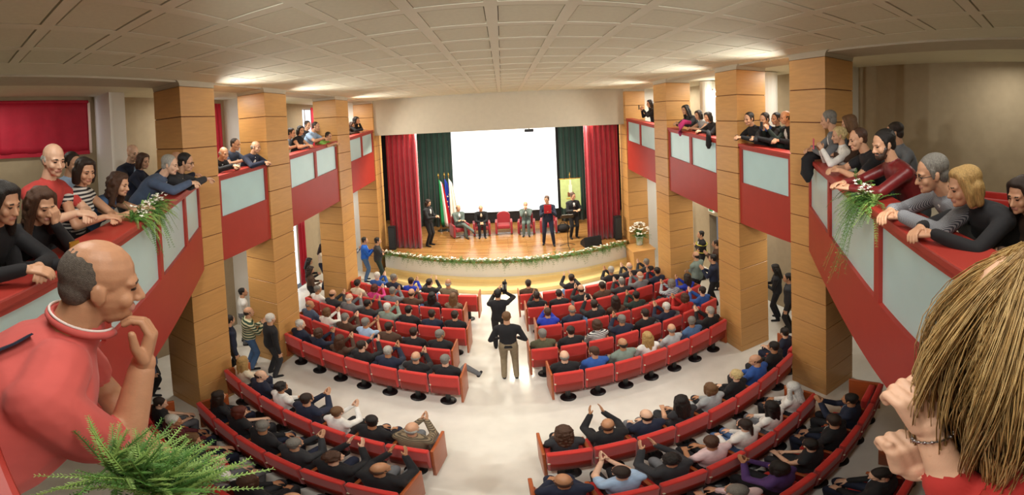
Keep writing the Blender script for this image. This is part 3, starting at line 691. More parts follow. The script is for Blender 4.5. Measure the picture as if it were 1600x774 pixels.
# ---------------------------------------------------------------- auditorium seats
def rbox(x0, x1, y0, y1, z0, z1, m, nm, bev=.03, seg=3): return MB().box(x0, x1, y0, y1, z0, z1).mesh(nm, m, bevel=bev, seg=seg, smooth=True)
def tiltm(me, a, piv):
    me.transform(Matrix.Translation(piv) @ Matrix.Rotation(a, 4, 'X') @ Matrix.Translation(-Vector(piv))); return me
M_back = tiltm(rbox(-.252, .252, -.30, -.215, .34, .90, seatred, 'backrest', .03), R(7), (0, -.25, .36))
M_shell = tiltm(rbox(-.225, .225, -.312, -.298, .36, .60, seatdark, 'back_shell', .006, 1), R(7), (0, -.25, .36))
M_seat = rbox(-.235, .235, -.22, .24, .38, .48, seatred, 'seat_cushion', .035)
M_seatup = tiltm(rbox(-.235, .235, -.20, -.10, .42, .84, seatred, 'seat_cushion', .035), R(5), (0, -.2, .4))
M_arm = MB().box(-.272, -.248, -.22, .14, .36, .62).mesh('armrest', seatdark, bevel=.01, smooth=True)
M_armtop = MB().box(-.283, -.237, -.2, .16, .615, .645).mesh('armrest_pad', endwood, bevel=.01, smooth=True)
M_ped = MB().tube([(0, -.15, .02), (0, -.15, .4)], .045, 12).mesh('pedestal', black, smooth=False)
M_base = MB().lathe([(.14, 0), (.14, .012), (.1, .03), (.05, .04)], (0, -.15, 0), 20).mesh('base_disc', black, smooth=False)
M_pin = MB().lathe([(.016, -.008), (.016, .01)], (0, 0, 0), 10).mesh('pin', cream)
M_pin.transform(Matrix.Translation((-.235, -.335, .62)) @ Matrix.Rotation(R(90), 4, 'X'))
M_end = MB().box(-.02, .02, -.3, .2, .12, .86).mesh('end_panel', [endwood], bevel=.012, smooth=True)
def seat(x, y, rz, label, empty, end=0, z=0):
    t = thing('auditorium_seat', label, 'seat', (x, y, z), rz, 'red auditorium seats')
    ob('backrest', M_back, t); ob('back_shell', M_shell, t); ob('seat_cushion', M_seatup if empty else M_seat, t); a = ob('armrest', M_arm, t); ob('armrest_pad', M_armtop, a)
    ob('pedestal', M_ped, t); ob('base_disc', M_base, t); ob('pin', M_pin, t)
    if end: ob('end_panel', M_end, t, (end * .275, 0, 0))
    return t
WOM = {'bob', 'long', 'curlylong', 'pony'}
POSES = {'l': 'sit_lap', 'c': 'sit_clap', 'k': 'sit_clap2', 't': 'sit_turn', 'u': 'sit_turn2', 'f': 'sit_lean', 'g': 'sit_leg', 's': 'sit_shirt', 'p': 'sit_shirtlap', 'L': 'fsit_lap', 'C': 'fsit_clap', 'B': 'fsit_bare'}
def hw(style, colr):
    if style == 'bald': return 'bald'
    if style == 'ring': return 'balding ' + HW[colr]
    if style == 'veil': return 'white-veiled'
    if style in ('curly', 'curlylong'): return 'curly ' + HW[colr]
    if style in ('long', 'pony'): return 'long ' + HW[colr] if style == 'long' else HW[colr] + ' ponytailed'
    return HW[colr]
GARM = {'s': 'shirt', 'p': 'shirt', 'L': 'top', 'C': 'top', 'B': 'vest'}
def row(block, rname, y0, kk, xs, ppl, side, bots=('darkgrey', 'black', 'navy', 'grey', 'denim')):
    """xs ordered from the centre aisle outwards; ppl: one entry per seat, '' = empty, else 'pose style hair top [skin]'"""
    for i, x in enumerate(xs):
        y = y0 + kk * x * x + (.08 if x > 4.5 and y0 < 4 else 0); rz = math.atan(2 * kk * x)
        e = ppl[i] if i < len(ppl) else ''
        pos = ORD[i] + ' from aisle'
        seat(x, y + .27, rz, '%s red seat, %s, %s of %s' % ('empty' if not e else 'occupied', pos, rname, block), not e, (-side if i == 0 else side if i == len(xs) - 1 else 0))
        if not e: continue
        q = e.split(); p, stl, hc, tp = q[:4]; sk = ['skin_a', 'skin_b', 'skin_c'][(i * 7 + len(rname)) % 3]
        h = (stl, hc); lab = '%s person in %s %s, %s, %s, %s' % (hw(stl, hc), CW.get(tp, tp), GARM.get(p, 'jacket'), pos, rname, block)
        person(POSES[p], (x + math.sin(-rz) * .27 * 0, y + .27, 0), rz + random.Random(hash((i, y0)) & 255).uniform(-.08, .08), lab, tp, bots[(i * 3 + len(e)) % 5], h, sk,
               shirt='lblue' if i % 3 else 'white', group='seated audience', scale=.97 + .05 * ((i * 37 + int(y0 * 10)) % 10) / 10)
random.seed(4)
FLB, FRB, RLB, RRB = 'front left block', 'front right block', 'rear left block', 'rear right block'
def arith(a, d, n): return [a + d * i for i in range(n)]
row(FLB, 'last row', 5.59, .031, arith(-1.16, -.527, 7), ['g short grey black', 'c ring grey black', 'c crop lgrey navy', 'k short dark black', 'C long brown brown', 'C bob brown navy', 't short white navy'], -1)
row(FLB, 'fourth row', 6.50, .030, arith(-1.43, -.54, 7), ['t short grey black', 'l short dark black', 'l short dark brown', 's short grey lblue', 'c short grey brown', 'C bob lbrown white', 't ring grey greyblue'], -1)
row(FLB, 'third row', 7.42, .028, arith(-1.24, -.537, 8), ['l short dark black', 'l short dark navy', 'l short black black', 'c short white greygreen', 'k short black darkgrey', 'c ring white grey', 'c ring dark darkgrey', 'p short grey white'], -1)
row(FLB, 'second row', 8.36, .027, arith(-1.42, -.54, 6), ['L long lbrown plaid', 'L long black black', 'c ring brown brown', 'c short grey grey', 'C bob auburn pink', 'L curly black cream'], -1)
row(FLB, 'front row', 9.16, .026, arith(-1.12, -.535, 7), ['', 'l ring lgrey plaid', 'k short dark black', 'c short dark royal', 't short grey navy', 'c short white blue', ''], -1)
row(FRB, 'last row', 5.59, .031, arith(.83, .525, 7), ['l ring grey black', 'u short brown blue', 'l ring dark greygreen', 'L long blonde white', 'p ring grey lgrey', 't short grey denim', 'c crop lgrey black'], 1)
row(FRB, 'fourth row', 6.50, .030, arith(.55, .55, 8), ['l short grey olive', 'l short dark black', 'L bob brown striped', 'c short grey navy', 'l short dark black', 'c short white navy', 'C bob brown red', 'c short dark blue'], 1)
row(FRB, 'third row', 7.42, .028, arith(.78, .532, 8), ['c short brown royal', 'l ring grey navy', 'k short dark black', 'L long dark brown', 'c short black darkgreen', '', 'C bob grey floral', 'C long dark royal'], 1)
row(FRB, 'second row', 8.36, .027, arith(.62, .56, 7), ['c short dark black', 'l short dark black', 'c ring dark black', 'l short dark brown', 'c short grey darkgrey', 'c ring white grey', 'c short black navy'], 1)
row(FRB, 'front row', 9.16, .026, arith(.48, .585, 7), ['l short dark brown', '', 'k short dark black', '', 'c short lgrey black', 'c ring lgrey darkgrey', 'c short grey darkgrey'], 1)
row(RLB, 'first row', 3.62, .037, arith(-1.24, -.512, 7), ['c ring lgrey plaid', 'u short black black', 'C short lbrown white', 'c short dark navy', 'L curly black white', 't ring dark navy', 'L long blonde cream'], -1)
row(RLB, 'second row', 2.72, .037, arith(-1.32, -.508, 6), ['k ring brown black', 'k curly brown black', 'c short grey darkgrey', 'u short grey black', 'B bob auburn black', 'L long dark black'], -1)
row(RLB, 'third row', 1.86, .037, arith(-1.75, -.508, 6), ['l ring grey darkgrey', 'L bob brown black', 'p ring grey white', 'B bob lbrown black', 't short white maroon', 'B short dark black'], -1)
row(RRB, 'first row', 3.60, .036, arith(.47, .51, 9), ['L curlylong brown darkgrey', 'k ring brown black', 'l ring black navy', 'B long black darkgrey', 'L bob lbrown lgrey', 'L curly lblonde black', 'u ring brown blue', 'l short black black', 'B short black navy'], 1)
row(RRB, 'second row', 2.66, .038, arith(.30, .512, 7), ['l ring brown navy', 's short dark lblue', 'k curly black darkgrey', 'p short brown palepink', 'L pony dark white', 'L long black white', 'L veil veil white'], 1)
row(RRB, 'third row', 1.84, .035, arith(1.5, .53, 6), ['l short grey palepink', 'C bob black purple', 'B short black black', 't short dark black', 'c short black navy', ''], 1)
row(RRB, 'fourth row', 0.98, .035, arith(1.95, .54, 3), ['l short brown lgrey', 'u short black black', ''], 1)
# ---------------------------------------------------------------- people standing on the hall floor
def stand(body, px_, label, face, top, bot='darkgrey', hair=('short', 'dark'), z=0., shirt='white', skin='skin_a', scale=1.03, xy=None, extra=None, shoe='black'):
    p = at_z(px_[0], px_[1], z) if xy is None else V(*xy, z)
    d = np.array(face, float) - p[:2]; rz = math.atan2(-d[0], d[1])
    return person(body, tuple(p), rz, label, top, bot, hair, skin, shirt, shoe, None, scale, extra)
STG = (0, 13.5)
def vidcam(t, body):
    pass
stand('stand_back', (798, 590), 'man in black jacket and beige trousers seen from behind in the aisle', (0, 14), 'black', 'khaki', ('crop', 'lbrown'), scale=1.06)
cmn = stand('stand_film', (783, 543), 'cameraman in black filming from the centre aisle', (-.6, 14), 'black', 'black', ('short', 'black'), scale=1.03)
vc = thing('video_camera', 'black shoulder video camera held up by the cameraman in the aisle', 'camera', tuple(np.array(cmn.location) + V(.16, .16, 1.62)), 0)
MB().box(-.05, .05, -.16, .16, 0, .13).build('body', black, vc, bevel=.012); 
b = MB(); b.lathe([(.045, 0), (.05, .1), (.058, .14), (.058, .2)], n=16); me = b.mesh('lens', blackm); me.transform(Matrix.Translation((0, .14, .065)) @ Matrix.Rotation(R(-90), 4, 'X')); ob('lens', me, vc)
MB().tube([(0, -.12, .13), (0, -.1, .2), (0, .1, .2), (0, .14, .13)], .012).build('handle', black, vc); MB().box(-.1, -.05, -.1, .0, .03, .11).build('viewfinder', blackm, vc, bevel=.008)
MB().tube([(.02, .0, .22), (.02, .2, .22)], .018, 10).build('microphone', blackm, vc); MB().box(-.035, .035, -.03, .03, .2, .27).build('camera_light', blackm, vc, bevel=.006)
stand('stand', (428, 586), 'white-haired man in black leather jacket standing by the second left column', STG, 'black', 'darkgrey', ('short', 'white'), scale=1.04)
stand('stand_clap', (393, 574), 'man in green and cream striped sweater clapping behind the left seats', STG, 'greenstripe', 'denim', ('ring', 'dark'), scale=1.04)
stand('stand', (0, 0), 'dark-haired man in navy jacket standing beside the first left column', STG, 'navy', 'black', ('short', 'black'), shirt='lblue', xy=(-5.2, 5.05))
stand('stand_shirt', (0, 0), 'young man in white shirt standing in the left aisle shadow', STG, 'white', 'grey', ('crop', 'black'), xy=(-6.0, 6.35))
stand('stand', (258, 598), 'person in grey top and dark trousers half hidden below the left parapet', STG, 'greyblue', 'black', ('short', 'dark'), xy=(-5.75, 3.5))
stand('fstand', (0, 0), 'dark-haired woman in black beside the red doorway curtain on the left', STG, 'black', 'black', ('long', 'black'), xy=(-5.9, 9.3), scale=.98)
stand('fstand', (0, 0), 'curly dark-haired woman in brown before the bright doorway on the left', STG, 'brown', 'black', ('curlylong', 'dark'), xy=(-5.55, 8.8), scale=.95)
stand('fstand', (502, 445), 'long-haired woman in white top and jeans by the third left column', STG, 'cream', 'navy', ('long', 'dark'), xy=(-6.1, 10.5))
stand('stand_clap', (575, 432), 'young man in bright blue jacket clapping left of the stage', STG, 'brightblue', 'denim', ('short', 'black'), xy=(-4.98, 11.6))
stand('stand_cross', (600, 432), 'man in dark jacket with folded arms left of the stage', STG, 'darkgrey', 'darkgreen', ('short', 'black'), xy=(-4.45, 11.5), scale=1.06)
stand('stand_clap', (0, 0), 'person in patterned top half behind the third left column', STG, 'floral', 'darkgrey', ('short', 'dark'), xy=(-5.5, 11.6))
stand('stand_cross', (1058, 452), 'man in grey-green jacket with bowed head by the third right column', (3, 14), 'greygreen', 'black', ('ring', 'black'), xy=(4.98, 8.4))
stand('stand_cross', (0, 0), 'man in black uniform with yellow reflective bands under the right wall lamp', (-2, 12), 'black', 'black', ('short', 'black'), xy=(6.05, 9.85), scale=1.05)
stand('stand_clap', (0, 0), 'man in brown jacket standing in the right aisle doorway', STG, 'brown', 'black', ('short', 'dark'), xy=(6.0, 8.9))
stand('stand_shirt', (0, 0), 'person in white shirt clapping beside the second right column', STG, 'white', 'black', ('short', 'black'), xy=(5.35, 7.35), scale=.97)
stand('stand_clap', (0, 0), 'person in dark navy jacket clapping behind the right seats', STG, 'navy', 'black', ('short', 'black'), xy=(5.25, 7.95))
stand('fstand', (1198, 490), 'long-haired woman in black standing in the right aisle', STG, 'black', 'black', ('long', 'black'), xy=(6.08, 6.35))
stand('stand', (1215, 512), 'man in dark suit standing in the right aisle between columns', STG, 'darkgrey', 'black', ('short', 'black'), xy=(5.88, 5.72))
fm = [o for o in COL.objects if o.get('label', '').startswith('man in black uniform with')][0]
ym = mat('reflective_yellow', 'D8D040', .5)
for z, rx, ry in ((1.02, .21, .165), (1.28, .225, .17)):
    MB().tube([(rx * math.cos(a), ry * math.sin(a) + .01, z) for a in [2 * math.pi * i / 24 for i in range(25)]], .014, 6, cap=False).build('reflective_band', ym, fm)
# ---------------------------------------------------------------- the stage
def armchair(px_, label, rz=0, xy=None):
    p = at_z(px_[0], px_[1], ZS) if xy is None else V(*xy, ZS)
    t = thing('armchair', label, 'chair', tuple(p), rz, 'red stage armchairs', .94)
    dr_ = mat('stage_chair_red', '8E1420', .7, bump=.1, bscale=120, sheen=.3)
    MB().box(-.27, .27, -.30, .24, .30, .46).build('seat_cushion', dr_, t, bevel=.04, seg=3, smooth=True)
    b = MB(); n = 12; prof = []
    for i in range(n + 1):
        a = math.pi * i / n; prof.append((-.29 * math.cos(a), .80 + .18 * math.sin(a)))
    prof = [(-.29, .34)] + prof + [(.29, .34)]
    k = len(prof); b.add([(x, .20, z) for x, z in prof] + [(x, .32, z) for x, z in prof], [tuple(range(k)), tuple(range(2 * k - 1, k - 1, -1))] + [(i, k + i, k + (i + 1) % k, (i + 1) % k) for i in range(k)])
    b.build('backrest', dr_, t)
    for s in (-1, 1):
        MB().box(s * .33 - .05, s * .33 + .05, -.28, .28, .06, .62).build('armrest', dr_, t, bevel=.03, seg=3, smooth=True)
        MB().tube([(s * .30, -.22, 0), (s * .30, -.22, .1)], .02).build('leg', metal, t); MB().tube([(s * .30, .22, 0), (s * .30, .22, .1)], .02).build('leg', metal, t)
    MB().tube([(-.28, -.25, .1), (.28, -.25, .1)], .02).build('front_bar', metal, t); return t
CH = [(-1.95, 14.45), (-1.05, 14.6), (-.13, 14.7), (.80, 14.55), (1.72, 14.5)]
CHR = [R(28), R(6), 0, R(-6), R(-10)]
for k, (x, y) in enumerate(CH):
    armchair(None, ['red armchair at the left end of the stage row', 'red armchair second from the left on stage', 'empty red armchair in the middle of the stage', 'red armchair fourth from the left on stage', 'red armchair behind the standing speaker on stage'][k], CHR[k], (x, y))
def sfront(nm, **k):
    d = dict(hip=(0, -.05, .50), lean=R(-4), feet=SF, up2=R(8), res=.011, hres=.007, fres=.006); d.update(k); BODIES[nm] = make_body(nm, **d)
sfront('stage_crossleg', hands=[(.02, .22, .72), (-.02, .24, .70)], feet=[(-.12, .42, 0), (-.30, .66, .26)], knee=[(0, 1, .2), (.1, .8, 1)], palm=[(0, 0, -1)] * 2, head=(R(-4), R(10)), curl=.5)
sfront('stage_bowed', hands=[(-.05, .30, .60), (.05, .30, .60)], lean=R(8), up2=R(14), head=(R(-32), 0), palm=[(0, 0, -1)] * 2)
sfront('stage_chin', hands=[(-.03, .20, 1.02), (.03, .20, 1.00)], head=(R(-8), 0), handdir=[(.2, .2, 1), (-.2, .2, 1)], palm=[(1, -.3, 0), (-1, -.3, 0)], elbow=[(-.5, .2, -1), (.5, .2, -1)])
def onstage(body, xy, rz, label, **k): return person(body, (xy[0], xy[1], ZS), rz, label, **k)
def back(xy, r, o): return (xy[0] + math.sin(r) * o * -1, xy[1] + math.cos(r) * o)
for k, (bd, lb, kw) in {0: ('stage_crossleg', 'man in slate grey suit seated cross-legged at the left on stage', dict(top='greysuit', bot='greysuit', hair=('ring', 'black'))),
                        1: ('stage_bowed', 'bald man in black suit and cream shirt with bowed head on stage', dict(top='black', bot='black', hair=('ring', 'white'), shirt='cream')),
                        3: ('stage_chin', 'white-haired man in slate grey suit with clasped hands on stage', dict(top='greysuit', bot='greysuit', hair=('ring', 'white')))}.items():
    x, y = CH[k]; r = CHR[k] + math.pi
    onstage(bd, (x, y + .0), r, lb, scale=1.08, **kw)
stand_pose('stage_read', hands=[(-.10, .30, 1.28), (.06, .32, 1.24)], head=(R(-18), R(-12)), feet=[(-.16, .08, 0), (.17, -.08, 0)], curl=.7, palm=[(.6, -.3, 0), (-.6, -.3, 0)], res=.011, hres=.007, fres=.006)
stand_pose('stage_stand', hands=[(-.12, .32, 1.14), (.10, .30, 1.12)], head=(R(-16), R(12)), palm=[(0, 0, -1)] * 2, res=.011, hres=.007, fres=.006)
stand_pose('fstage', female=True, coat=True, tie=False, hands=[(-.05, .33, 1.13), (.05, .33, 1.10)], head=(R(-18), 0), palm=[(0, 0, -1)] * 2, res=.011, hres=.007, fres=.006)
p = at_z(858, 383, ZS); sp_ = onstage('stage_read', p[:2], math.pi - .15, 'man in dark navy suit reading from a red folder on stage', top='navy', bot='navy', hair=('short', 'brown'), scale=1.14)
def in_local(o, v): return Matrix.Rotation(o.rotation_euler.z, 3, 'Z') @ (Vector(v) * o.scale.x) + o.location
fo = thing('folder', 'red folder held by the man reading on stage', 'folder', in_local(sp_, (-.02, .40, 1.36)), math.pi - .15)
MB().box(-.13, .13, -.012, .0, -.16, .16).build('cover', mat('folder_red', 'B01822', .5), fo, bevel=.004, seg=1); MB().box(-.12, .12, -.02, -.012, -.15, .15).build('pages', mat('paper', 'EDE8DC', .8), fo)
p = at_z(897, 372, ZS); s2 = onstage('stage_stand', p[:2], math.pi + .2, 'man in black suit with tie at the music stand on stage', top='black', bot='black', hair=('short', 'brown'), scale=1.10)
p = at_z(671, 384, ZS); onstage('fstage', p[:2], -R(110), 'woman in black suit standing at the left edge of the stage', top='black', bot='black', hair=('bob', 'dark'), scale=1.12)
q = at_z(888, 386, ZS); ms = thing('music_stand', 'black music stand with papers before the man in black', 'stand', tuple(q))
MB().tube([(0, 0, .02), (0, 0, 1.12)], .013).build('pole', black, ms)
for k in range(3): MB().tube([(0, 0, .16), (.32 * math.cos(k * 2.09 + .5), .32 * math.sin(k * 2.09 + .5), .012)], .01).build('leg', black, ms)
b = MB().box(-.24, .24, -.01, .0, -.13, .13).mesh('desk', black); b.transform(Matrix.Translation((0, 0, 1.2)) @ Matrix.Rotation(R(48), 4, 'X')); ob('desk', b, ms)
b = MB().box(-.19, .01, -.0, .006, -.1, .13).box(.02, .2, 0, .006, -.1, .12).mesh('sheet', MATS['paper']); b.transform(Matrix.Translation((0, 0, 1.205)) @ Matrix.Rotation(R(48), 4, 'X')); ob('sheet', b, ms)
# wedge monitor and column loudspeakers
q = at_z(925, 384, ZS); wm = thing('stage_monitor', 'black wedge monitor loudspeaker on the stage edge', 'loudspeaker', (q[0], q[1] + .1, ZS), R(10))
MB().hexa([(-.34, -.22, 0), (.34, -.22, 0), (.34, .25, 0), (-.34, .25, 0), (-.34, -.14, .36), (.34, -.14, .36), (.34, .22, .14), (-.34, .22, .14)]).build('cabinet', mat('speaker_black', '1A1C1E', .6), wm, bevel=.015)
b = MB().box(-.3, .3, -.2, .2, 0, .012).mesh('grille', mat('grille', '30363A', .5, bump=.4, bscale=300)); b.transform(Matrix.Translation((0, .045, .262)) @ Matrix.Rotation(R(-31.5), 4, 'X')); ob('grille', b, wm)
MB().tube([(-.1, -.2, .2), (-.1, -.24, .2), (.1, -.24, .2), (.1, -.2, .2)], .012).build('handle', black, wm)
for x, nm in ((-4.28, 'left'), (4.12, 'right')):
    t = thing('column_loudspeaker', 'tall black column loudspeaker beside the %s stage curtain' % nm, 'loudspeaker', (x, 12.72, ZS))
    MB().box(-.13, .13, -.1, .1, 0, .95).build('cabinet', MATS['speaker_black'], t, bevel=.012); MB().box(-.11, .11, -.112, -.1, .05, .9).build('grille', MATS['grille'], t)
bg = thing('bag', 'black bag lying behind the reading man on stage', 'bag', (2.28, 14.35, ZS))
MB().ball((0, 0, .18), (.3, .2, .18), 14, 8).build('body', blackm, bg, smooth=True); MB().tube([(-.12, 0, .33), (-.06, 0, .43), (.06, 0, .43), (.12, 0, .33)], .014).build('handle', blackm, bg)
# flags
def flag(x, y, top, cols, label, w=.42, lean=0, stars=False):
    t = thing('flag', label, 'flag', (x, y, ZS), lean)
    MB().lathe([(.16, 0), (.16, .03), (.05, .07), (.04, .12)], n=16).build('base', metal, t)
    MB().tube([(0, 0, .05), (0, 0, top - .12)], .014).build('pole', gold, t)
    MB().lathe([(.012, 0), (.03, .03), (.035, .07), (.015, .12), (.004, .17)], (0, 0, top - .14), 12).build('finial', gold, t)
    b = MB(); nu, nv = 15, 10
    def P(i, j):
        u, v = i / nu, j / nv; gath = .35 + .65 * v ** .8
        return (.01 + u * w * gath, -.05 * math.sin(u * 14) * (.4 + .6 * v) - .04, top - .22 - v * (top - .55) - .22 * u * (1 - .3 * v))
    vv = [P(i, j) for j in range(nv + 1) for i in range(nu + 1)]; fs = []; mi = []
    for j in range(nv):
        for i in range(nu): fs.append((j * (nu + 1) + i, j * (nu + 1) + i + 1, (j + 1) * (nu + 1) + i + 1, (j + 1) * (nu + 1) + i)); mi.append(min(len(cols) - 1, i * len(cols) // nu))
    b.add(vv, fs); b.m = mi
    o = b.build('cloth', [mat('flag_' + c_, c_, .8) for c_ in cols], t, smooth=True); s = o.modifiers.new('thickness', 'SOLIDIFY'); s.thickness = .006
    if stars:
        sm = mat('star_gold', 'F0E6B0', .6)
        for k in range(8):
            a = 2 * math.pi * k / 8; cx_, cz = .20 + .10 * math.cos(a), top - 1.25 + .33 * math.sin(a)
            pts = [(cx_ + (.045 if m_ % 2 == 0 else .018) * math.sin(m_ * math.pi / 5), cz + (.045 if m_ % 2 == 0 else .018) * math.cos(m_ * math.pi / 5)) for m_ in range(10)]
            bb = MB(); bb.add([(x_, -.125, z_) for x_, z_ in pts] + [(x_, -.115, z_) for x_, z_ in pts], [tuple(range(10)), tuple(range(19, 9, -1))] + [(i, 10 + i, 10 + (i + 1) % 10, (i + 1) % 10) for i in range(10)]); bb.build('star', sm, o)
flag(-2.86, 15.2, 2.62, ['0F7A44', 'E8E8E2', 'C81E2C'], 'green white and red flag at the left of the flag group', .5)
flag(-2.62, 15.32, 2.62, ['1F3EA8'], 'blue flag with pale stars in the middle of the flag group', .38, stars=True)
flag(-2.42, 15.2, 2.64, ['ECE9DC'], 'plain white flag at the right of the flag group', .42)
bn = thing('banner', 'pale green hanging banner with tower emblem beside the screen', 'banner', (2.78, 15.0, ZS))
MB().lathe([(.2, 0), (.2, .03), (.04, .08)], n=16).build('base', metal, bn); MB().tube([(0, 0.03, .05), (0, .03, 2.3)], .016).build('pole', gold, bn)
MB().lathe([(.012, 0), (.03, .05), (.01, .12), (.004, .18)], (0, .03, 2.28), 10).build('finial', gold, bn)
MB().tube([(-.48, 0, 2.17), (.48, 0, 2.17)], .018).build('crossbar', gold, bn)
bcl = mat('banner_green', 'B8CC8A', .7, vary=.08)
b = MB(); pts = [(-.44, 2.15), (.44, 2.15), (.44, .95)] + [(.44 - .88 * i / 12, .95 - .1 * abs(math.sin(i * math.pi / 4))) for i in range(1, 12)] + [(-.44, .95)]; k = len(pts)
b.add([(x, -.03, z) for x, z in pts] + [(x, -.015, z) for x, z in pts], [tuple(range(k)), tuple(range(2 * k - 1, k - 1, -1))] + [(i, k + i, k + (i + 1) % k, (i + 1) % k) for i in range(k)]); cl_ = b.build('cloth', bcl, bn)
em = mat('emblem_brown', '7A4A2C', .6); ew = mat('emblem_white', 'E4E0D0', .6)
MB().box(-.13, .13, -.042, -.03, 1.38, 1.58).build('emblem_base', em, cl_); MB().box(-.07, .07, -.046, -.03, 1.55, 1.86).build('emblem_tower', ew, cl_)
for i in range(3): MB().box(-.075 + i * .056, -.045 + i * .056, -.046, -.03, 1.86, 1.90).build('emblem_battlement', ew, cl_)
MB().box(-.2, .2, -.04, -.03, 1.28, 1.33).build('emblem_scroll', mat('emblem_gold', 'C9B860', .5), cl_)
MB().box(-.035, .035, -.05, -.03, 1.86, 2.12).build('ribbon', ew, cl_)
for s in (-1, 1): MB().tube([(s * .25, -.03, 2.19), (s * .25, .0, 2.22), (s * .25, .03, 2.17)], .02).build('tie_loop', black, bn)
# ---------------------------------------------------------------- flowers
def fern(b, base, d, L, droop, rnd, mi=0, leaf=.03, n=16):
    d = unit(d); side = unit(np.cross(d, V(0, 0, 1)) + 1e-6); pts = []
    for i in range(n + 1):
        t = i / n; pts.append(np.array(base) + d * L * t + V(0, 0, -droop * L * t * t))
    b.tube([pts[0], pts[n // 2], pts[-1]], [.0025, .002, .001], 3, mi, False)
    for i in range(1, n + 1):
        t = i / n; tang = unit(pts[i] - pts[i - 1]); w_ = leaf * (1 - .75 * abs(t - .35)) 
        for s in (-1, 1):
            o = unit(side * s + tang * .6 + V(rnd.uniform(-.3, .3), rnd.uniform(-.3, .3), rnd.uniform(-.3, .3))); a = pts[i]; e = a + o * w_; m_ = a + o * w_ * .5; pn = unit(np.cross(o, tang)) * w_ * .05 + tang * w_ * .16
            b.add([a, m_ + pn, e, m_ - pn], [(0, 1, 2, 3)], mi)
def bloom(b, c, r, rnd):
    for k in range(6):
        a = k * 1.047 + rnd.uniform(-.2, .2); d = V(math.cos(a), math.sin(a), rnd.uniform(.1, .6)); sd = V(-math.sin(a), math.cos(a), 0)
        b.add([c, c + d * r * .6 + sd * r * .4, c + d * r, c + d * r * .6 - sd * r * .4], [(0, 1, 2, 3)])
    b.ball(c + V(0, 0, r * .1), r * .33, 6, 4)
rnd = random.Random(3)
ga = thing('flower_garland', 'long garland of white flowers and greenery along the stage edge', 'garland', (0, 11.7, ZS))
lv = MB(); fw_ = MB()
for i in range(800):
    x = rnd.uniform(-4.45, 4.25); y = arc(x, 12.38, .75) - 11.7 + rnd.uniform(-.07, .05)
    fern(lv, (x, y, rnd.uniform(-.03, .06)), (rnd.uniform(-1, 1), rnd.uniform(-1, .3), rnd.uniform(-.4, .7)), rnd.uniform(.14, .34), .6, rnd, 0, .065, 6)
for i in range(330):
    x = rnd.uniform(-4.45, 4.25); y = arc(x, 12.38, .75) - 11.7 + rnd.uniform(-.1, .06); bloom(fw_, V(x, y, rnd.uniform(.0, .1)), rnd.uniform(.025, .05), rnd)
stuff(lv.build('foliage', leafm, ga)); stuff(fw_.build('blossoms', petal, ga))
va = thing('flower_vase', 'glass vase of white flowers on the wooden plinth', 'vase', (4.72, 12.05, .84))
MB().lathe([(.10, 0), (.12, .02), (.11, .1), (.14, .3), (.17, .36), (.16, .37), (.13, .31)], n=20).build('vase', mat('vase_glass', 'B9C4BC', .15, spec=.8), va, smooth=True)
lv = MB(); fw_ = MB()
for i in range(90):
    a = rnd.uniform(0, 6.28); e = rnd.uniform(-.1, 1.4); fern(lv, (0, 0, .34), (math.cos(a) * math.cos(e), math.sin(a) * math.cos(e), math.sin(e)), rnd.uniform(.3, .55), .35, rnd, 0, .07, 8)
for i in range(70):
    d = unit([rnd.gauss(0, 1), rnd.gauss(0, 1), abs(rnd.gauss(0, 1)) + .1]); bloom(fw_, V(0, 0, .5) + d * V(.36, .36, .38), rnd.uniform(.04, .07), rnd)
stuff(lv.build('leaves', leafm, va)); stuff(fw_.build('blossoms', petal, va))
def spray(label, loc, span, out, n, nf, Lm, seed, light=False, drp=.9, trail=None, leaf=.030, hs=1):
    rn = random.Random(seed); t = thing('flower_arrangement', label, 'flowers', tuple(loc)); lv = MB(); fw_ = MB(); span = V(*span); out = V(*out)
    for i in range(n):
        b0 = span * rn.uniform(-.5, .5); d = out * rn.uniform(-.3, 1) + V(rn.uniform(-.6, .6), rn.uniform(-.6, .6), rn.uniform(-.3, .9)); fern(lv, b0, d, rn.uniform(.5, 1) * Lm, drp * rn.uniform(.3, 1), rn, rn.random() < .5 and 1 or 0, leaf, 22)
    if trail:
        for i in range(10):
            fern(lv, span * rn.uniform(-.2, .3) + out * .05, out * .5 + V(rn.uniform(-.3, .3), rn.uniform(-.3, .3), -.6), trail * rn.uniform(.6, 1), .7, rn, 0, .035, 22)
    for i in range(nf):
        bloom(fw_, span * rn.uniform(-.45, .45) + out * rn.uniform(-.02, .1) + V(0, 0, rn.uniform(.03, .13)), rn.uniform(.016, .028), rn)
    MB().box(-.12 * hs, .12 * hs, -.05 * hs, .05 * hs, -.03 * hs, .03 * hs).build('holder', mat('foam_green', '3C5A34', .9), t)
    stuff(lv.build('fronds', [leafm, leafl], t))
    if nf: stuff(fw_.build('blossoms', petal, t))
    return t
def wing(A_, B_, s, off=0., z=5.05):
    d = B_ - A_; n = np.array([d[1], -d[0]]) / np.hypot(*d)
    if n @ A_ < 0: n = -n
    q = A_ + d * s + n * off; return V(q[0], q[1], z), unit(np.array([*d, 0])), -np.array([*n, 0])
pL, dL, nL = wing(WA, WB, .52, .05); spray('white flowers and light green fern on the left slanting parapet', pL, dL * .9, nL, 150, 60, .28, 11, trail=.3)
pR, dR, nR = wing(WC, WD, .58, .03); spray('white flowers and trailing fern on the right slanting parapet', pR, dR * .6, nR, 130, 34, .30, 12, trail=.5)
spray('bushy green fern on the rear parapet below the man in coral', at_r(210, 752, .50), (.14, .03, 0), (.2, .8, .55), 150, 0, .18, 13, drp=.35, leaf=.012, hs=.25)
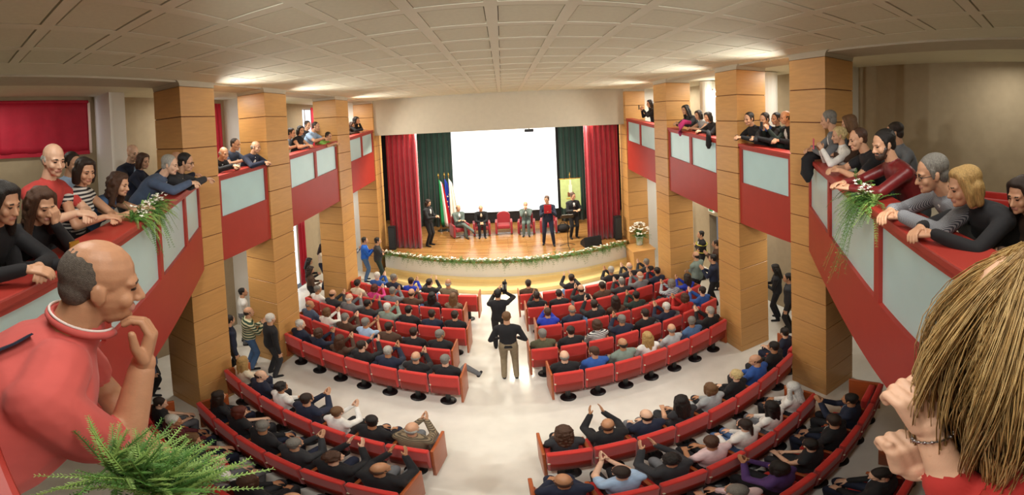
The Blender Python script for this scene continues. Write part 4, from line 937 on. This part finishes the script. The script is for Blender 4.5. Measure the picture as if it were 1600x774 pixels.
spray('small fern tuft on the rear parapet at the lower left', at_r(318, 800, .50), (.06, .0, 0), (.3, .8, .3), 14, 0, .08, 14, drp=.3, leaf=.012, hs=.2)
# ---------------------------------------------------------------- people along the balconies
for nm, ln, kw in (('a', 12, {}), ('b', 26, {}), ('c', 38, {})):
    l = R(ln); sy = .45 * math.sin(l); hz = .93 - .02 * (ln / 20)
    for fem in (False, True):
        for slv, ct in (('long', True), ('short', False)) if not fem else (('long', False), ('none', False)):
            name = 'rail_%s%s%s' % (nm, 'f' if fem else 'm', slv[0])
            BODIES[name] = make_body(name, (0, -.06 * ln / 20, hz), l, [(-.05, sy + .28, 1.155), (.06, sy + .30, 1.165)], [(-.11, .02, 0), (.11, .0, 0)], head=(R(-12), R({'a': -22, 'b': 8, 'c': -8}[nm])), up2=R(10), female=fem, sleeve=slv, coat=ct,
                                     elbow=[(-1, -.1, -.5), (1, -.1, -.5)], palm=[(.3, -.2, -1), (-.3, -.2, -1)], handdir=[(.6, .8, -.05), (-.6, .8, -.05)], curl=.45, res=.011, hres=.0065, fres=.0052, tie=False)
BODIES['rail_chin'] = make_body('rail_chin', (0, -.12, .92), R(30), [(-.02, .34, 1.36), (.10, .50, 1.16)], [(-.11, .02, 0), (.11, 0, 0)], head=(R(-12), R(-10)), up2=R(8), female=True, coat=False, elbow=[(-.6, .3, -1), (1, 0, -.5)], palm=[(0, -1, .3), (0, 0, -1)], handdir=[(.1, .1, 1), (-.6, .8, 0)], curl=.9, res=.011, hres=.0065, fres=.0052)
BODIES['rail_phone'] = make_body('rail_phone', (0, 0, .93), R(10), [(-.06, .42, 1.38), (.06, .42, 1.36)], [(-.11, .02, 0), (.11, 0, 0)], head=(R(-8), 0), up2=R(6), female=True, coat=False, palm=[(1, 0, 0), (-1, 0, 0)], handdir=[(.2, .5, .8), (-.2, .5, .8)], curl=.8, res=.011, hres=.0065, fres=.0052)
def rail(body, px_, off, label, top, hair, A_=None, B_=None, X=None, bot='darkgrey', shirt='white', skin='skin_a', scale=None, turn=0, extra=None):
    C, M, s = HEADS[body]
    if X is None:
        d = B_ - A_; n = np.array([d[1], -d[0]]) / np.hypot(*d)
        if n @ A_ < 0: n = -n
        a = A_ + n * off; r = ray(*px_); t, _ = np.linalg.solve(np.array([[r[0], -d[0]], [r[1], -d[1]]]), a); P = O3 + r * t; fwd = -n; fl_ = 3.93
    else:
        P = at_x(*px_, X); fwd = np.array([-np.sign(X), 0.]); fl_ = gfl(P[1])
    rz = math.atan2(-fwd[0], fwd[1]) + turn
    sc_ = scale or max(.9, min(1.1, (P[2] - fl_) / C[2]))
    f2 = np.array([-math.sin(rz), math.cos(rz)]); r2 = np.array([math.cos(rz), math.sin(rz)])
    root = P[:2] - (f2 * C[1] + r2 * C[0]) * sc_
    return person(body, (root[0], root[1], fl_), rz, label, top, bot, hair, skin, shirt, 'black', None, sc_, extra)
def scarf(t, body):
    C, M, s = HEADS[body]; c_ = C + V(0, -.035, -.165)
    MB().tube([c_ + V(.085 * math.cos(a), .085 * math.sin(a), .02 * math.sin(a * 2)) for a in [2 * math.pi * i / 20 for i in range(21)]], .034, 8, cap=False).build('scarf', cloth('blue'), t, smooth=True)
W1, W2 = (WA, WB), (WC, WD)
rail('rail_bfl', (6, 318), .22, 'dark-haired woman in black at the far left edge of the balcony', 'black', ('long', 'black'), *W1, turn=-.2)
rail('rail_chin', (66, 322), .20, 'woman with wavy brown hair in black resting chin on hand', 'black', ('curlylong', 'brown'), *W1, turn=-.25)
rail('rail_ams', (84, 250), .52, 'bald man in red polo shirt leaning on the left parapet', 'coral', ('ring', 'lgrey'), *W1, skin='skin_c', turn=-.1)
rail('rail_aml', (114, 256), .95, 'man in light blue shirt behind the bald man in red', 'lblue', ('short', 'dark'), *W1)
rail('rail_afn', (133, 268), .42, 'woman with dark bob in black and white striped top', 'striped', ('bob', 'dark'), *W1, turn=-.15)
rail('rail_cfn', (187, 288), .30, 'woman with long curly brown hair beside the left flowers', 'denim', ('curlylong', 'brown'), *W1)
rail('rail_aml', (207, 226), .85, 'tall bald man in navy jacket standing behind the left crowd', 'navy', ('bald', ''), *W1, skin='skin_c', shirt='lblue', scale=1.06, turn=-.2)
rail('rail_afl', (224, 252), .62, 'brown-haired woman behind the curly-haired woman on the left balcony', 'navy', ('bob', 'brown'), *W1)
rail('rail_cml', (266, 258), .12, 'grey-haired man in grey-blue suit leaning with clasped hands', 'greyblue', ('short', 'lgrey'), *W1, skin='skin_c')
rail('rail_cml', (277, 250), .28, 'balding man just behind the man in grey-blue suit', 'navy', ('ring', 'lgrey'), *W1)
rail('rail_cml', (291, 254), -.02, 'man with glasses in dark sweater leaning by the first left column', 'darkgrey', ('short', 'black'), *W1, extra=glasses)
rail('rail_cml', (350, 240), 0, 'elderly balding man in black suit on the left gallery', 'black', ('ring', 'lgrey'), X=-4.98)
rail('rail_bms', (368, 226), 0, 'man in grey-blue shirt between two suited men on the left gallery', 'greyblue', ('crop', 'dark'), X=-5.12)
rail('rail_bml', (400, 230), 0, 'man in navy suit leaning by the second left column', 'navy', ('ring', 'grey'), X=-4.70)
rail('rail_bms', (456, 208), 0, 'person in pale blue shirt half hidden behind the second left column', 'lblue', ('short', 'dark'), X=-5.2)
rail('rail_afn', (470, 204), 0, 'dark-haired woman in black holding out her hands on left gallery', 'black', ('bob', 'black'), X=-5.0)
rail('rail_aml', (481, 196), 0, 'dark-haired man behind the others on the left gallery', 'darkgrey', ('short', 'dark'), X=-5.45)
rail('rail_bms', (494, 198), 0, 'man in light blue shirt leaning on the double pane left parapet', 'lblue', ('crop', 'dark'), X=-5.0)
rail('rail_cms', (513, 203), 0, 'youth in green shirt leaning on the left gallery parapet', 'green', ('short', 'dark'), X=-4.74, scale=.93)
rail('rail_chin', (557, 188), 0, 'dark-haired woman in black with hand at chin near the stage', 'black', ('curlylong', 'black'), X=-4.98)
rail('rail_cfl', (550, 196), 0, 'brown-haired woman beside the third left column on the gallery', 'brown', ('long', 'brown'), X=-5.1)
rail('rail_phone', (1015, 162), 0, 'dark-haired woman filming on the right gallery nearest the stage', 'black', ('long', 'dark'), X=4.85)
rail('rail_bfl', (1071, 170), 0, 'long dark-haired woman in charcoal leaning on the right gallery', 'darkgrey', ('long', 'black'), X=4.72)
rail('rail_bfn', (1091, 180), 0, 'brown-haired woman in grey between two others on right gallery', 'lgrey', ('bob', 'dark'), X=4.85)
rail('rail_bfl', (1106, 183), 0, 'dark-haired woman dangling a black bag over the right parapet', 'black', ('bob', 'black'), X=4.72)
rail('rail_bfl', (1170, 186), 0, 'short dark-haired woman in black beside the second right column', 'black', ('short', 'black'), X=4.55)
rail('rail_bfl', (1194, 184), 0, 'dark-haired woman with blue scarf on the right gallery', 'black', ('short', 'dark'), X=4.75, extra=scarf)
rail('rail_phone', (1212, 186), 0, 'dark-haired person with phone by the first right column', 'darkgreen', ('short', 'black'), X=4.95)
rail('rail_aml', (1227, 184), 0, 'man in black jacket half hidden behind the first right column', 'black', ('ring', 'black'), X=4.95)
rail('rail_aml', (1294, 187), .22, 'grey-haired man in grey at the back of the right crowd', 'grey', ('short', 'grey'), *W2)
ph = rail('rail_phone', (1310, 212), .28, 'curly blonde woman in white shirt filming with a pink phone', 'white', ('curly', 'lblonde'), *W2)
rail('rail_afl', (1326, 194), .45, 'brown-haired woman behind the curly blonde woman', 'brown', ('bob', 'lbrown'), *W2)
rail('rail_bms', (1340, 218), .26, 'short-haired man in black leaning on the right slanting parapet', 'black', ('crop', 'brown'), *W2)
BODIES['rail_beard'] = make_body('rail_beard', (0, -.1, .92), R(24), [(-.06, .52, 1.16), (.06, .54, 1.18)], [(-.11, .02, 0), (.11, 0, 0)], head=(R(-14), R(12)), up2=R(8), coat=False, elbow=[(-1, -.1, -.5), (1, -.1, -.5)], palm=[(.3, -.2, -1), (-.3, -.2, -1)], handdir=[(.5, .8, .1), (-.5, .8, .1)], curl=.3, beard=True, res=.011, hres=.006, fres=.0052)
rail('rail_beard', (1380, 226), .22, 'bearded man in dark red leather jacket beside the right flowers', 'redleather', ('short', 'black'), *W2)
rail('rail_afl', (1397, 208), .72, 'dark-haired person behind the man in red leather jacket', 'grey', ('short', 'dark'), *W2)
rail('rail_cml', (1455, 272), .22, 'grey-haired man with glasses in finely striped shirt', 'finestripe', ('short', 'grey'), *W2, extra=glasses)
rail('rail_cfl', (1506, 292), .26, 'blonde woman with bob in black lace top leaning over', 'black', ('bob', 'blonde'), *W2)
rail('rail_bfl', (1596, 305), .52, 'dark-haired woman at the right edge of the balcony', 'brown', ('long', 'dark'), *W2)
def phone(o, lb, loc, m):
    t = thing('smartphone', lb, 'phone', in_local(o, loc), o.rotation_euler.z)
    MB().box(-.038, .038, -.005, .005, -.075, .075).build('case', m, t, bevel=.004, seg=1); MB().box(-.034, .034, -.0065, -.005, -.07, .07).build('screen', mat('phone_screen', '20242A', .2), t)
lab = lambda s: [o for o in COL.objects if o.get('label', '').startswith(s)][0]
phone(lab('dark-haired woman filming'), 'dark smartphone held by the filming woman nearest the stage', (0, .54, 1.46), black)
phone(lab('dark-haired person with phone'), 'dark smartphone held by the person by the first right column', (0, .54, 1.46), black)
phone(lab('woman with wavy brown hair'), 'gold smartphone in the hand of the wavy-haired woman', (.08, .60, 1.24), gold)
pk = thing('smartphone', 'pink smartphone held up by the curly blonde woman', 'phone', in_local(ph, (0, .54, 1.46)), ph.rotation_euler.z)
MB().box(-.038, .038, -.005, .005, -.075, .075).build('case', mat('phone_pink', 'D0506A', .4), pk, bevel=.004, seg=1); MB().box(-.034, .034, -.0065, -.005, -.07, .07).build('screen', mat('phone_screen', '20242A', .2), pk)
def hang(label, cat, nm, px_, X, m, pts_r):
    p_ = at_x(*px_, X); t = thing(nm, label, cat, tuple(p_)); MB().tube([V(*q) for q, r in pts_r], [r for q, r in pts_r], 10).build('cloth', m, t, smooth=True); return t
hang('pink scarf hanging over the right gallery parapet', 'scarf', 'scarf', (1066, 196), XR + .0, cloth('pink'), [((.25, 0, .06), .05), ((.05, 0, .09), .07), ((-.04, .02, -.02), .08), ((-.05, .03, -.18), .06), ((-.05, .03, -.28), .02)])
hang('black bag hanging from a hand over the right gallery parapet', 'bag', 'bag', (1107, 212), XR - .02, cloth('black'), [((0, 0, .12), .03), ((0, 0, 0), .06), ((0, 0, -.22), .07), ((0, 0, -.3), .03)])
pj_, dj, nj = wing(WC, WD, .10, -.02, 5.06); t = thing('jacket', 'black jacket draped over the right parapet beside the phone', 'jacket', tuple(pj_))
MB().tube([V(0, 0, .04) - nj * .15, V(0, 0, .07), nj * .06 + V(0, 0, -.02), nj * .08 + V(0, 0, -.22), nj * .07 + dj * .05 + V(0, 0, -.34)], [.05, .09, .11, .10, .03], 12).build('cloth', cloth('black'), t, smooth=True)
seat(3.75, .75, R(80), 'empty red seat on the right gallery behind the blonde woman, gallery seat', True, 0, 3.93)
# ---------------------------------------------------------------- the two nearest people
def big_body(name, label, base, B, H, hands_, mats, C, M, hres=.0045, res=.008, hfres=.0038):
    t = thing('person', label, 'person', tuple(base)); o = V(*base)
    parts = [B.remesh(res, 3), H.remesh(hres, 2)] + [h.remesh(hfres, 1) for h in hands_]
    parts = [(v - o, *rest) for v, *rest in parts]
    me = join_mesh(name, parts, mats); ob('body', me, t); return t
def loft_torso(B, hip, N, rt, fw_, prof, tg=TOP):
    B.loft([(hip + (N - hip) * t, rt, fw_, w_, d_) for t, w_, d_ in prof], tg)
# --- man in the coral polo shirt, chin on hand
coral = mat('coral_pique', 'CC5A54', .85, bump=.25, bscale=14, vary=.06, vscale=9, sheen=.1)
C = at_r(158, 442, .92); f_ = unit(V(.40, .92, 0)); r_ = unit(np.cross(f_, V(0, 0, 1)))
M = frame(unit(f_ + V(0, 0, -.16)))
N = C - f_ * .085 + V(0, 0, -.165); hip = N - f_ * .28 + V(0, 0, -.42) + r_ * .15
sp = unit(N - hip); fw2 = np.cross(r_, -sp) * -1; fw2 = unit(np.cross(sp, r_)) * -1
if fw2 @ f_ < 0: fw2 = -fw2
B = Body(); H = Body()
loft_torso(B, hip, N, r_, fw2, [(-.6, .21, .17), (-.2, .21, .18), (.0, .215, .19), (.25, .215, .20), (.5, .215, .19), (.7, .215, .165), (.83, .20, .135), (.93, .13, .098), (1.0, .08, .075)])
B.rc(N - sp * .02, N + V(0, 0, .03) + f_ * .02, .082, .070, TOP)
head_prims(H, C, M, s=.99); H.rc(N - sp * .05, C + M @ V(0, -.03, -.06), .064, .062, SKIN); H.el(C + M @ V(0, .03, -.075), (.05, .05, .04), SKIN, M)
shR = N - sp * .10 + r_ * .185; shL = N - sp * .10 - r_ * .185
cand = [at_r(186, 712, q) for q in np.linspace(.35, 1.0, 80)]; eR = min(cand, key=lambda q: abs(np.linalg.norm(q - shR) - .29))
wR = eR + unit(at_r(230, 532, .87) - eR) * .285
B.rc(N - sp * .05 + r_ * .09, shR, .082, .078, TOP)
mR = shR + (eR - shR) * .62
B.rc(shR, mR, .080, .078, TOP); B.rc(mR, mR + (eR - mR) * .08, .078, .074, SHIRT); B.rc(mR, eR, .056, .048, SKIN); B.rc(eR, wR, .048, .033, SKIN)
eL = shL + unit(f_ * .55 + V(0, 0, -1) + r_ * .15) * .29; wL = eL + unit(r_ * 1.0 + f_ * .25 + V(0, 0, -.05)) * .25
B.rc(N - sp * .05 - r_ * .09, shL, .082, .078, TOP); B.rc(shL, shL + (eL - shL) * .6, .078, .074, TOP); B.rc(shL, eL, .052, .045, SKIN); B.rc(eL, wL, .044, .031, SKIN)
for s_ in (-1, 1):
    hj = hip + r_ * s_ * .09; kn = V(hj[0], hj[1], 4.42) + f_ * .06; an = V(hj[0], hj[1], 4.02) - f_ * .02
    B.rc(hj, kn, .10, .07, BOT); B.rc(kn, an, .07, .055, BOT); B.rc(an + V(0, 0, -.05), an + V(0, 0, -.055) + f_ * .16, .04, .034, SHOE)
hR, hL = Body(), Body()
chin = C + M @ V(.03, .15, -.02)
hand(hR, wR, unit(chin - wR), -f_ - r_ * .3, 1, .85, 1.12, thumb=unit(V(0, 0, 1) - f_ * .35 + r_ * .15))
hR.rc(eR + (wR - eR) * .8, wR, .034, .030, SKIN)
hand(hL, wL, unit(r_ + f_ * .3 + V(0, 0, -.25)), V(0, 0, -1), -1, .6, 1.05); hL.rc(eL + (wL - eL) * .8, wL, .033, .029, SKIN)
trim = mat('pale_trim', 'D98A80', .8)
man = big_body('foreground_body', 'balding man in coral polo shirt leaning with chin on hand, nearest left', (hip[0], hip[1], 3.93), B, H, [hR, hL], [mat('skin_tanned', 'C08E6C', .5, vary=.06, vscale=30, bump=.06, bscale=160), coral, cloth('navy'), cloth('black'), trim, darkm, lipm], C, M)
Bh = Body(); Bh.el((0, -.032, .030), (.0790, .0865, .0820), 0); Bh.el((0, -.060, -.015), (.070, .052, .060), 0)
v, li, ls, lt, tg = Bh.remesh(.005, 2); tg[:] = 0; hm = join_mesh('cropped_hair', [(v, li, ls, lt, tg)], [mat('hair_stubble_grey', '6B6258', .8, bump=.8, bscale=500, vary=.25, vscale=140)])
h = ob('hair', hm, man); s_ = .99; c0 = C - V(*man.location); h.matrix_local = Matrix([[*(M[0] * s_), c0[0]], [*(M[1] * s_), c0[1]], [*(M[2] * s_), c0[2]], [0, 0, 0, 1]])
o3 = V(*man.location)
# collar and shoulder strap
ring = []
for i in range(25):
    a = 2 * math.pi * i / 24 * .86 + .45 + math.pi / 2
    ring.append(N + sp * .035 + V(0, 0, .012) + r_ * .083 * math.cos(a) + f_ * (.083 * math.sin(a) + .012) - V(0, 0, .03) * math.sin(a) - o3)
MB().tube([p + V(0, 0, .006) for p in ring], .0125, 8).build('collar', coral, man, smooth=True)
MB().tube([p + V(0, 0, .020) for p in ring], .004, 6).build('collar_trim', mat('trim_white', 'E6D8D2', .8), man, smooth=True)
def onback(t, u, lift=.012):    # a point on the back surface: t along the spine (0 hip .. 1 neck), u lateral
    prof = [(-.2, .20, .17), (.0, .215, .19), (.25, .215, .20), (.5, .215, .19), (.7, .215, .165), (.83, .20, .135), (.93, .13, .098), (1.0, .08, .075)]
    w_ = np.interp(t, [p[0] for p in prof], [p[1] for p in prof]); d_ = np.interp(t, [p[0] for p in prof], [p[2] for p in prof]); q = min(abs(u) / w_, .97)
    return hip + (N - hip) * t + r_ * u - fw2 * (d_ * (1 - q ** 2.5) ** (1 / 2.5) + lift)
pts = [onback(t_, u_) for t_, u_ in ((.96, .055), (.90, .075), (.83, .09), (.76, .10), (.68, .108), (.58, .115), (.46, .12), (.32, .125), (.15, .13))]
b = MB(); vv = []
for i, p in enumerate(pts):
    d = unit(pts[min(i + 1, len(pts) - 1)] - pts[max(i - 1, 0)]); sd = unit(np.cross(d, fw2)); 
    for q in (sd * .020 - fw2 * .0, -sd * .020, -sd * .020 - fw2 * .006, sd * .020 - fw2 * .006): vv.append(p + q - o3)
k = len(pts); b.add(vv, [(i * 4 + j, i * 4 + (j + 1) % 4, i * 4 + 4 + (j + 1) % 4, i * 4 + 4 + j) for i in range(k - 1) for j in range(4)] + [(3, 2, 1, 0), (k * 4 - 4, k * 4 - 3, k * 4 - 2, k * 4 - 1)])
b.build('shoulder_strap', cloth('navy'), man)
# --- blonde woman seen from behind at the right edge
C = at_r(1605, 482, .60); f_ = unit(V(-.30, .95, 0)); r_ = unit(np.cross(f_, V(0, 0, 1))); M = frame(unit(f_ + V(0, 0, -.35)))
N = C - f_ * .03 + V(0, 0, -.17); hip = N - f_ * .12 + V(0, 0, -.50); sp = unit(N - hip); fw2 = unit(np.cross(r_, sp)) * -1
if fw2 @ f_ < 0: fw2 = -fw2
B, H = Body(), Body()
loft_torso(B, hip, N, r_, fw2, [(-.2, .14, .11), (0, .16, .12), (.25, .14, .105), (.5, .15, .115), (.7, .165, .12), (.83, .16, .105), (.93, .11, .08), (1, .06, .06)])
head_prims(H, C, M, True, .98); H.rc(N - sp * .05, C + M @ V(0, -.03, -.05), .055, .052, SKIN)
sh1 = N - sp * .09 - r_ * .165; sh2 = N - sp * .09 + r_ * .165
w1 = at_r(1455, 674, .50); w2 = at_r(1432, 738, .49)
e1, w1 = ik(sh1, w1, .27, .25, (-.3, -.3, -1)); e2, w2 = ik(sh2, w2, .27, .30, (.5, .2, -1))
for a, e, w_, n in ((sh1, e1, w1, -1), (sh2, e2, w2, 1)):
    B.rc(N - sp * .05 + r_ * n * .08, a, .068, .060, TOP); B.rc(a, e, .058, .048, TOP)
B.rc(e1, e1 + (w1 - e1) * .45, .047, .043, TOP); B.rc(e1, w1, .038, .026, SKIN); B.rc(e2, e2 + (w2 - e2) * .75, .048, .042, TOP); B.rc(e2, w2, .038, .026, SKIN)
for s_ in (-1, 1):
    hj = hip + r_ * s_ * .08; kn = V(hj[0], hj[1], 4.4) + f_ * .04; an = V(hj[0], hj[1], 4.01); B.rc(hj, kn, .09, .06, BOT); B.rc(kn, an, .06, .045, BOT); B.rc(an + V(0, 0, -.05), an + V(0, 0, -.05) + f_ * .14, .035, .03, SHOE)
h1, h2 = Body(), Body()
hand(h1, w1, unit(at_r(1428, 622, .52) - w1), unit(V(.3, .6, -.6)), -1, 1.15, .98, thumb=V(.1, .1, 1)); h1.rc(w1 - unit(w1 - e1) * .05, w1, .028, .025, SKIN)
hand(h2, w2, unit(at_r(1412, 672, .51) - w2), unit(V(.4, .6, -.3)), 1, 1.3, .98, spread=0, thumb=V(.1, .3, 1)); h2.rc(w2 - unit(w2 - e2) * .05, w2, .028, .025, SKIN)
wo = big_body('foreground_body_blonde', 'woman with long blonde hair in coral top, nearest right, seen from behind', (hip[0], hip[1], 3.93), B, H, [h1, h2], [MATS['skin_c'], mat('coral_cloth', 'B8332E', .85, bump=.12, bscale=26), cloth('darkgrey'), cloth('black'), cloth('white'), darkm, lipm], C, M)
o3 = V(*wo.location); rn = random.Random(21); Z = V(0, 0, 1)
bl1, bl2, bl3 = (mat('blonde_%d' % k, c_, .42, vary=.25, vscale=90, stretch=(1, 1, .1)) for k, c_ in enumerate(('B0905A', 'C6AA74', '9A7A48')))
Bh = Body(); Bh.el(C + M @ V(0, -.025, .030), (.088, .100, .092), 0, M); Bh.rc(C - f_ * .06, C - f_ * .07 - Z * .50, .085, .06, 0)
for k in (-1, 1): Bh.rc(C + r_ * k * .05 - f_ * .02, C + r_ * k * .07 - f_ * .05 - Z * .50, .065, .045, 0)
v, li, ls, lt, tg = Bh.remesh(.009, 2); tg[:] = 0; hb = ob('hair', join_mesh('blonde_hair', [(v - o3, li, ls, lt, tg)], [bl1]), wo)
lk = MB()
for i in range(4600):
    az = rn.uniform(0, 2 * math.pi); el_ = rn.uniform(-.1, 1.45); d = r_ * math.cos(az) * math.cos(el_) + f_ * math.sin(az) * math.cos(el_) + Z * math.sin(el_)
    if math.sin(az) > .75 and el_ < .7: continue
    p = C + V(0, 0, .03) - f_ * .02 + d * (.094 + rn.uniform(0, .012)); hz = unit(V(d[0], d[1], 0) + 1e-4); pts = [p]; L = rn.uniform(.72, 1.02); nseg = 12; ph = rn.uniform(0, 6.28); cl = int(az * 6) * 1.3 + int(el_ * 4) * .9; fly = .03 if rn.random() < .10 else 0
    for j in range(1, nseg + 1):
        t = j / nseg; prev = pts[-1]; out = max(0, 1 - t * 2.2) * math.sin(max(el_, .0)) + fly * 8 * max(0, .4 - t); dirn = unit(hz * (out * 1.15 * .58 / L + .02 - .30 * t) - Z * (.35 + t * 1.2) + r_ * .16 * math.sin(cl + 6 * t) + f_ * .12 * math.cos(cl + 5 * t) + r_ * .05 * math.sin(ph + 9 * t))
        q = prev + dirn * L / nseg; rel = q - (C + V(0, 0, .03) - f_ * .02); m_ = np.linalg.norm(rel)
        if m_ < .100 and rel[2] > -.1: q = q + rel / m_ * (.100 - m_)
        pts.append(q)
    w_ = rn.uniform(.0006, .0016); lk.tube([x - o3 for x in pts], [w_ * .7] + [w_] * (nseg - 2) + [w_ * .6, w_ * .15], 3, rn.choice((0, 0, 1, 1, 2)), False)
stuff(lk.build('hair_locks', [bl1, bl2, bl3], hb, smooth=True))
# bracelet on her wrist
dw = unit(w1 - e1); a_ = unit(np.cross(dw, Z)); b_ = np.cross(dw, a_); br = MB()
for i in range(18):
    a = 2 * math.pi * i / 18; c_ = w1 - dw * .012 + (a_ * math.cos(a) + b_ * math.sin(a)) * .031; br.ball(c_ - o3, .0042, 6, 4)
br.tube([w1 - dw * .012 + (a_ * math.cos(2 * math.pi * i / 24) + b_ * math.sin(2 * math.pi * i / 24)) * .0305 - o3 for i in range(25)], .0022, 5, cap=False)
stuff(br.build('bracelet', metal, wo))
